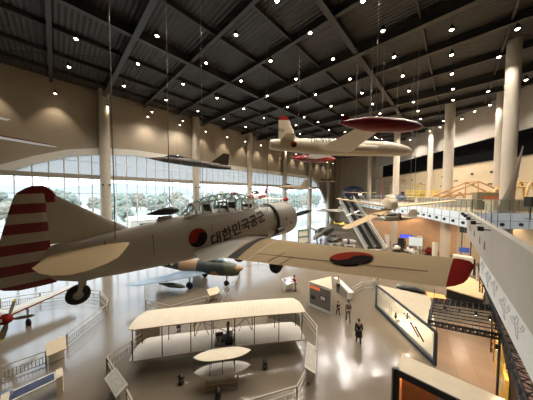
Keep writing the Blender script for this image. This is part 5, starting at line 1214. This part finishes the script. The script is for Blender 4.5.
for px, y, L, lab in ((455, 24.5, 4.6, 'long low beige planter on the gallery by the gabled timber frame'), (517, 19.2, 5.2, 'long low beige planter on the gallery by the leaning pale fin'), (428, 29, 3.4, 'low beige bench on the gallery by the yellow scaffold')):
    T = thing('low_bench', lab, 'bench', up_at(px, y), R(-4)); build('bench_top', MB().box((0, 0, .95), (L, 1.0, .14)), 'cream', T, False); build('bench_base', MB().box((0, 0, .45), (L * .96, .8, .88)), 'offwhite', T, False)
p = up_at(501, 17.15)
T = thing('leaning_fin', 'tall pale tapered fin leaning in front of the gallery column', 'sculpture', p)
tp_ = aty(523, 146, 17.15) - p; build('fin_blade', MB().loft([[V((-.45, 0, 0)), V((0, .12, 0)), V((.75, 0, 0)), V((0, -.12, 0))], [V((.55, 0, 2.2)), V((.8, .09, 2.2)), V((1.25, 0, 2.2)), V((.8, -.09, 2.2))], [V((tp_.x - .03, 0, tp_.z)), V((tp_.x, .02, tp_.z)), V((tp_.x + .04, 0, tp_.z)), V((tp_.x, -.02, tp_.z))]]), 'column', T); build('fin_foot', MB().box((.1, 0, .06), (1.6, .7, .12)), 'steel', T, False)
p = aty(530.5, 209, 12.5)
T = thing('black_loudspeaker', 'black loudspeaker on a slim stand beyond the glass railing of the bridge', 'loudspeaker', (p.x, p.y, UP - .0)); zz = 1.1
build('speaker_box', MB().box((0, 0, zz), (.42, .36, .62)), 'black', T, False); build('stand', MB().tube((0, 0, 0), (0, 0, zz - .3), .03, 8).tube((0, 0, 0), (0, 0, .03), .25, 14), 'black', T)

# ------------------------------------------------------------------ under the gallery
p0, p1 = V((25.0, 50.0, 0)), V((33.2, 33.0, 0))
wm = MB(); n = V((p1.y - p0.y, -(p1.x - p0.x), 0)).normalized() * -.2; wm.prism([tuple(p0[:2]), tuple(p1[:2]), tuple((p1 + n)[:2]), tuple((p0 + n)[:2])], 0, UP - .95)
struct('wall_timber', wm, mat('timber_wall', C(196, 154, 116), .5, var=.08, scale=1.0))
def board(label, px, y, w, z0, z1, m, fm, rz, name='wall_screen', cat='screen'):
    q = aty(px, 200, y); T = thing(name, label, cat, (q.x, q.y, 0), rz); build('screen_face', MB().quad((-w / 2, -.05, z0), (w / 2, -.05, z0), (w / 2, -.05, z1), (-w / 2, -.05, z1)), m, T, False)
    build('screen_casing', MB().box((0, .04, (z0 + z1) / 2), (w + .14, .14, z1 - z0 + .14)), fm, T, False); build('screen_stand', MB().box((-w * .35, .1, z0 / 2), (.1, .1, z0)).box((w * .35, .1, z0 / 2), (.1, .1, z0)), 'black', T, False); return T
bl = mat('blue_lit_screen', C(30, 40, 220), .3, emit=2.2, emit_col=(.03, .05, 1, 1)); wl = mat('white_lit_screen', C(190, 206, 200), .3, emit=.5, emit_col=(.7, .8, .8, 1))
board('wide blue lit screen on black stand under the gallery', 407.5, 38, 1.9, 2.2, 2.7, bl, M['black'], R(-20)); board('pale lit glass case on the timber wall beside the blue lit screen', 417, 37, 2.1, .9, 2.5, wl, M['steel'], R(-20), 'lit_case', 'display case')
board('black display stand below the blue lit screen', 402.5, 36.2, .9, .6, 2.4, M['black'], M['black'], R(-10), 'dark_display', 'display stand')
board('white poster board with small blue pictures at the end of the bridge', 487.5, 21.5, 1.0, .4, 2.5, mat('poster_print', C(206, 196, 188), .5, var=.25, scale=3), M['white'], R(-25), 'poster_board', 'poster')
board('small black menu screen on the timber wall above the visitors', 468, 31, 1.5, 4.6, 5.5, M['darkglass'], M['black'], R(-60), 'menu_screen', 'screen')
def kiddie(label, px, py, m, m2, rz):
    q = atz(px, py, 0); T = thing('ride_on_aircraft', label, 'ride', (q.x, q.y, 0), rz)
    build('ride_body', MB().body([(1.6, .6, .08, .08), (1.3, .65, .4, .4), (0, .7, .55, .55), (-1.4, .75, .2, .25)], 16), m, T); build('ride_wing', MB().box((.1, 0, .6), (.6, 1.9, .1)), m2, T); build('ride_seat', MB().box((-.1, 0, 1.15), (.6, .6, .4)), 'black', T, False); build('ride_fin', MB().box((-1.25, 0, 1.15), (.4, .08, .6)), m2, T, False); build('ride_base', MB().box((0, 0, .12), (1.6, .9, .24)), 'black', T, False)
kiddie('white and black ride-on aircraft on the floor near the gallery edge column', 397.5, 251, 'white', 'black', R(30))
kiddie('white ride-on aircraft with black seat under the gallery, in the middle of three', 411, 254.5, 'white', 'steel', R(70)); kiddie('dark red ride-on aircraft under the gallery beside the thick column', 429, 255, 'red', 'black', R(50))
T = thing('ticket_kiosk', 'white box kiosk with dark opening under the gallery above the red wing tip', 'kiosk', tuple(atz(462, 272, 0)), R(-38))
build('kiosk_body', MB().box((0, 0, 1.1), (1.9, 1.2, 2.2)), 'white', T, False); build('kiosk_opening', MB().box((-.45, -.6, 1.3), (.35, .06, 1.2)), 'dkred', T, False); build('kiosk_side', MB().box((1.05, .1, 1.05), (.2, 1.3, 2.1)), 'black', T, False)
a, b = atz(447, 252, 0), atz(469, 258, 0); c = (a + b) / 2; d = b - a
T = thing('partition_screen', 'long grey green partition with framed panels under the gallery by the thick column', 'partition', (c.x, c.y, 0), math.atan2(d.y, d.x)); L = d.length
for i in range(4): build('partition_panel', MB().box((-L / 2 + L * (i + .5) / 4, 0, 1.15), (L / 4 - .06, .06, 2.0)), mat('partition_grey', C(176, 176, 158), .4), T, False)
build('partition_frame', MB().box((0, 0, 2.2), (L, .1, .1)).box((0, 0, .1), (L, .1, .1)), 'offwhite', T, False)
o = build('blue_sign', MB().box((0, 0, 0), (1.1, .06, .7)), mat('blue_sign', C(60, 90, 190), .4), None, False); q = aty(464, 250, 27.5); o.location = q; o.rotation_euler = (0, 0, R(-25)); tag(o, 'small blue sign hung over the white kiosk under the gallery', 'sign')
cable(q, (q.x, q.y, UP - .96), 'thin rod carrying the small blue sign under the gallery', None, .012)
o = build('white_pylon', MB().box((0, 0, 1.4), (.5, .5, 2.8)), 'white', None, False); q = atz(434.5, 260, 0); o.location = q; tag(o, 'narrow white display pylon beside the thick gallery column under the gallery', 'pylon')
for px, py, lab in ((386.5, 243, 'white rounded pylon under the gallery between the two visitors by the escalators'), (419, 245, 'pale square pillar under the gallery beside the lit glass case'), ):
    q = atz(px + .5, py + 4, 0); o = build('display_pylon', MB().box((0, 0, 1.2), (.6, .6, 2.4)).box((0, 0, 2.44), (.66, .66, .08)), 'white', None, False); o.location = q; tag(o, lab, 'pylon')
# low platform beyond the grid and lit table
tp = [G(446, 288, 1.0), G(483, 299, 1.0), G(486, 284, 1.0), G(462, 274, 1.0)]
c = sum(tp, V((0, 0))) / 4; T = thing('low_platform', 'low pale platform with black edge beyond the black lattice grid', 'platform', (c.x, c.y, 0)); q = [t - c for t in tp]
build('platform_top', MB().prism([tuple(t) for t in q], .9, 1.0), mat('platform_top', C(226, 196, 150), .5), T, False); build('platform_side', MB().prism([tuple(t * .97) for t in q], 0, .9), 'black', T, False)
a, b = G(428, 296, 1.0), G(447, 300, 1.0); c = (a + b) / 2; d = b - a
T = thing('lit_table', 'orange lit low table beside the back of the wedge display case', 'table', (c.x, c.y, 0), math.atan2(d.y, d.x)); build('table_top', MB().box((0, .4, .95), (d.length, 1.2, .1)), mat('orange_glow', C(236, 170, 100), .4, emit=.6, emit_col=C(240, 150, 70)), T, False); build('table_base', MB().box((0, .4, .45), (d.length * .9, 1.0, .9)), 'offwhite', T, False)
a, b = G(398, 288, .9), G(424, 293, .9); c = (a + b) / 2; d = b - a
T = thing('model_showcase', 'glass topped showcase with a dark model car behind the wedge display case', 'display case', (c.x, c.y, 0), math.atan2(d.y, d.x)); build('case_base', MB().box((0, .5, .4), (d.length, 1.4, .8)), 'offwhite', T, False)
build('case_glass', MB().box((0, .5, 1.1), (d.length, 1.4, .6)), 'glass', T, False); build('model_car', MB().body([(-1.2, 1.0, .2, .1), (-.6, 1.05, .35, .2), (.2, 1.1, .35, .25), (1.1, 1.0, .3, .14)], 14), 'black', T)
o = build('white_bench', MB().box((0, 0, .75), (3.6, .5, .1)).box((-1.5, 0, .38), (.12, .45, .75)).box((1.5, 0, .38), (.12, .45, .75)).box((0, .22, .45), (3.4, .04, .5)), 'white', None, False)
a, b = G(338, 279, .8), G(349, 290, .8); c = (a + b) / 2; d = b - a; o.location = (c.x, c.y, 0); o.rotation_euler = (0, 0, math.atan2(d.y, d.x)); tag(o, 'white slatted bench beside the person in white behind the prism booth', 'bench')

# ------------------------------------------------------------------ pendant spotlights
ld2 = None
bulb = mat('warm_bulb', (1, .86, .62, 1), .3, emit=30, emit_col=(1, .82, .55, 1))
ld = bpy.data.lights.new('pendant_light', 'SPOT'); ld.energy = LAMP; ld.color = (1, .9, .78); ld.spot_size = R(140); ld.spot_blend = .7; ld.shadow_soft_size = .2; ld.specular_factor = .35
wd = bpy.data.lights.new('wall_washer', 'SPOT'); wd.energy = WASH; wd.color = (1, .82, .6); wd.spot_size = R(78); wd.spot_blend = .8; wd.shadow_soft_size = .08
ld2 = ld.copy(); ld2.energy = LAMP * 2.1
proto = None; HL = CEIL - 1.7
def pendant(x, y, z, label, group, data, tilt=None):
    global proto
    if proto is None:
        proto = thing('pendant_spotlight', label, 'pendant light', (x, y, z), group=group)
        build('cord', MB().tube((0, 0, .3), (0, 0, 1.2), .015, 6), 'black', proto); build('lamp_shade', MB().lathe([(0, .15), (.02, .17), (.2, .15), (.3, .07), (.42, .04)], (0, 0, 0), (0, 0, 1), 14), 'black', proto); build('bulb', MB().ell((0, 0, .03), (.13, .13, .10), 12, 8), bulb, proto); t = proto
    else: t = dup(proto, (x, y, z), None, label, group)
    l = bpy.data.objects.new('lamp_beam', data); COL.objects.link(l); l.location = V((x, y, z - .12))
    if tilt: l.rotation_euler = tilt
    return t
lights = [(236, 34), (206, 62), (270.6, 60), (310, 32), (241, 80), (183, 83), (217, 97), (198, 110), (267, 95), (296, 78), (333, 58), (350, 78), (315.5, 93.6), (287.5, 106), (264, 117), (245.6, 126), (224, 118), (243.5, 108), (304, 116), (331, 105), (342.5, 114), (329, 129), (277, 0),
    (363, 0), (383, 30), (451.6, 29), (517.5, 28), (394, 56), (402.7, 75), (451.6, 54), (452, 73), (453, 88), (453, 99), (488, 90.5), (499, 56), (526, 79), (474.6, 110.5), (413.5, 101), (418, 110), (409, 90), (362, 92), (380, 112.5), (372.6, 103), (443.5, 120), (430, 130), (420.6, 118),
    (76, 38), (69, 66), (157, 35), (138, 63), (124, 85), (166, 99), (152, 111), (183, 120), (318, 121), (296, 124), (352, 124), (300, 133), (345, 131), (365, 128), (385, 124), (405, 127), (375, 136), (395, 135), (350, 139), (325, 141), (410, 139), (440, 126), (462, 118), (490, 104), (280, 130)]
for px, py in lights:
    p = atz(px, py + 1, HL); pendant(p.x, p.y, HL, 'small black pendant spotlight with warm bulb hanging below the dark ceiling', 'pendant spotlights below the ceiling', ld2 if p.y > 34 else ld)
for i in range(-3, 15):
    p = wp(i * 4.8 + .3, 0, 1.3); hz_ = CEIL - 2.2
    pendant(p.x, p.y, hz_, 'black pendant spotlight lighting a pool on the beige wall above the window arch', 'pendant spotlights along the window wall', wd, (R(14), 0, R(46.5)))
# warm downlights under the gallery
gd_ = bpy.data.lights.new('gallery_downlight', 'SPOT'); gd_.energy = 1200; gd_.color = (1, .78, .56); gd_.spot_size = R(130); gd_.spot_blend = .6; gd_.shadow_soft_size = .15
for x, y in ((24, 44), (28, 40), (24.5, 36), (28.5, 32), (23, 29), (27, 25), (22, 22), (27, 19), (31, 27)):
    T = thing('ceiling_downlight', 'small round downlight set in the underside of the gallery', 'ceiling light', (x, y, UP - .96), group='downlights under the gallery'); build('light_trim', MB().tube((0, 0, -.04), (0, 0, 0), .16, 14), 'white', T); build('bulb', MB().tube((0, 0, -.06), (0, 0, -.04), .1, 12), bulb, T)
    l = bpy.data.objects.new('lamp_beam', gd_); COL.objects.link(l); l.location = (x, y, UP - 1.1)
# lamps on the truss over the tiled area
td = bpy.data.lights.new('truss_lamp', 'SPOT'); td.energy = 110; td.color = (1, .82, .62); td.spot_size = R(110); td.spot_blend = .6; td.shadow_soft_size = .06
for px, py in ((445, 306), (460, 309), (476, 312), (490, 316), (497, 345), (508, 365), (520, 390)):
    p = atz(px, py, 3.35); T = thing('truss_lamp', 'small black can lamp with warm bulb clamped to the black lattice over the tiled area', 'spotlight', p, group='lamps on the lattice'); build('lamp_head', MB().lathe([(0, .07), (.2, .07), (.24, .03)], (0, 0, -.2), (0, 0, 1), 12), 'black', T); build('bulb', MB().ell((0, 0, -.2), (.055, .055, .03), 10, 6), bulb, T)
    l = bpy.data.objects.new('lamp_beam', td); COL.objects.link(l); l.location = p - V((0, 0, .26))
# lamp inside the glazed booth and in the wedge case
for loc_, e in (((7.2, 8.95, 2.2), 160), (tuple(((G(376.5, 285, 2.1) + G(436, 332, 2.1)) / 2 + V((.7, .1)))) + (1.95,), 300)):
    pl_ = bpy.data.lights.new('case_lamp', 'POINT'); pl_.energy = e; pl_.color = (1, .8, .58); pl_.shadow_soft_size = .1; l = bpy.data.objects.new('case_lamp', pl_); COL.objects.link(l); l.location = loc_

# ------------------------------------------------------------------ outside
gm_ = mat('outside_ground', C(170, 172, 166), .9, var=.2, scale=.05)
no_ = MB(); q0, q1 = P0 + DA * -300 - NB * .6, P0 + DA * 400 - NB * .6
no_.quad((q0.x, q0.y, -.3), (q1.x, q1.y, -.3), (q1.x - NB.x * 700, q1.y - NB.y * 700, -.3), (q0.x - NB.x * 700, q0.y - NB.y * 700, -.3)); struct('outside_ground', no_, gm_)
hm = mat('hazy_hill', C(170, 184, 196), 1.0, var=.05, scale=.02)  # distance haze put into the hill colour
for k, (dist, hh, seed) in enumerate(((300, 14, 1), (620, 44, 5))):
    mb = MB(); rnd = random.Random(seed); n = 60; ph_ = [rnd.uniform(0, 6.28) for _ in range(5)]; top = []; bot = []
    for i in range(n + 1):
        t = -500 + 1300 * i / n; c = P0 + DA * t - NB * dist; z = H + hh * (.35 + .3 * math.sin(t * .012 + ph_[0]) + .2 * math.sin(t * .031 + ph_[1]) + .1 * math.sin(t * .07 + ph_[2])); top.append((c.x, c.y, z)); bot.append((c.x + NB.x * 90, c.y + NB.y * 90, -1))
    mb.add(top + bot, [(i, i + 1, n + 2 + i, n + 1 + i) for i in range(n)]); struct('hill', mb, hm if k else mat('hazy_near_hill', C(140, 152, 156), 1.0, var=.1, scale=.03), None, True)  # nearer hills greyed and paled, haze put into their colour too
tm = [mat('hazed_leaf_%d' % i, C(*c), .9, var=.3, scale=1.2) for i, c in enumerate(((128, 138, 128), (142, 138, 124), (116, 130, 122)))]; bk_ = mat('tree_bark', C(92, 80, 68), .9)  # leaf colours paled, with the outdoor haze put into them
rnd = random.Random(11); protos = []
def tree_proto(k):
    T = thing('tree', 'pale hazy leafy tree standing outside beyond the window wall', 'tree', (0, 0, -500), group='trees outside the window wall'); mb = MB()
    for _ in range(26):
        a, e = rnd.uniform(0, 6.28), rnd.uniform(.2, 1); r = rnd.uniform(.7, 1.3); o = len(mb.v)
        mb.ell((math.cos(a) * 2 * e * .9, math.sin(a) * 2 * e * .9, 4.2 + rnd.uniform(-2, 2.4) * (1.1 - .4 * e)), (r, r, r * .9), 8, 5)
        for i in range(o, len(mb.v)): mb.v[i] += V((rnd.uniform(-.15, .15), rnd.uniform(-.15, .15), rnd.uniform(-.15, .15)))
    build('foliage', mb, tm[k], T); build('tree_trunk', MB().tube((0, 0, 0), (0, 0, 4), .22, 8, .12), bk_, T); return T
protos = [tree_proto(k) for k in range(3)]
used = 0
got = []
for i in range(420):
    t = rnd.uniform(-70, 120); dv = rnd.choice((46, 62, 76, 90, 110, 130)) + rnd.uniform(-8, 8); c = P0 + DA * t * (1 + dv / 120) - NB * dv; sc = rnd.uniform(.7, 1.15) * (1 + dv / 260)
    if any((c - g_).length < 2.5 * (sc + s_) for g_, s_ in got) or (40 < t < 64 and 48 < dv < 72) or used > 190: continue
    got.append((c.copy(), sc))
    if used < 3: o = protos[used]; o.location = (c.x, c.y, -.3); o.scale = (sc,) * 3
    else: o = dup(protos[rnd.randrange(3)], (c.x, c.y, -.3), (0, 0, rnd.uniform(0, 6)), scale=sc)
    used += 1
for t, dv, w_, d_, hh, lab in ((-2, 24, 7, 4, 3.2, 'white flat roofed shed outside the window just beyond the trainer tail'), (14, 30, 10, 5, 3.0, 'white flat roofed building outside the window between the first two columns'), (52, 60, 18, 8, 6, 'pale long building outside beyond the middle of the window wall')):
    c = P0 + DA * t - NB * dv; T = thing('outside_building', lab, 'building', (c.x, c.y, -.3), R(46.5)); build('wall', MB().box((0, 0, hh / 2), (w_, d_, hh)), 'offwhite', T, False); build('roof', MB().add([(-w_ / 2 - .3, -d_ / 2 - .3, hh), (w_ / 2 + .3, -d_ / 2 - .3, hh), (w_ / 2 + .3, d_ / 2 + .3, hh), (-w_ / 2 - .3, d_ / 2 + .3, hh), (-w_ / 2 - .3, 0, hh + 1), (w_ / 2 + .3, 0, hh + 1)], [(0, 1, 5, 4), (3, 2, 5, 4), (0, 4, 3), (1, 2, 5), (0, 1, 2, 3)]), 'white', T, False); build('window', MB().box((0, -d_ / 2 - .02, hh * .55), (w_ * .6, .06, hh * .3)), 'darkglass', T, False)

# ------------------------------------------------------------------ sky and view
wo = bpy.data.worlds.new('overcast'); SC.world = wo; wo.use_nodes = True; nt = wo.node_tree; bg = nt.nodes['Background']; bg.inputs['Strength'].default_value = SKY
tc = nt.nodes.new('ShaderNodeTexCoord'); no = nt.nodes.new('ShaderNodeTexNoise'); no.inputs['Scale'].default_value = 2.5; rp = nt.nodes.new('ShaderNodeValToRGB'); rp.color_ramp.elements[0].color = (.70, .82, .95, 1); rp.color_ramp.elements[1].color = (.97, .99, 1, 1)
nt.links.new(tc.outputs['Generated'], no.inputs['Vector']); nt.links.new(no.outputs['Fac'], rp.inputs['Fac']); nt.links.new(rp.outputs['Color'], bg.inputs['Color'])
SC.view_settings.view_transform = 'Standard'; SC.view_settings.look = 'None'; SC.view_settings.exposure = EXPO; SC.view_settings.gamma = GAM
SC.cycles.max_bounces = 8; SC.cycles.transparent_max_bounces = 16; SC.cycles.sample_clamp_indirect = 6; SC.cycles.caustics_reflective = False; SC.cycles.caustics_refractive = False
SC.cycles.use_denoising = True
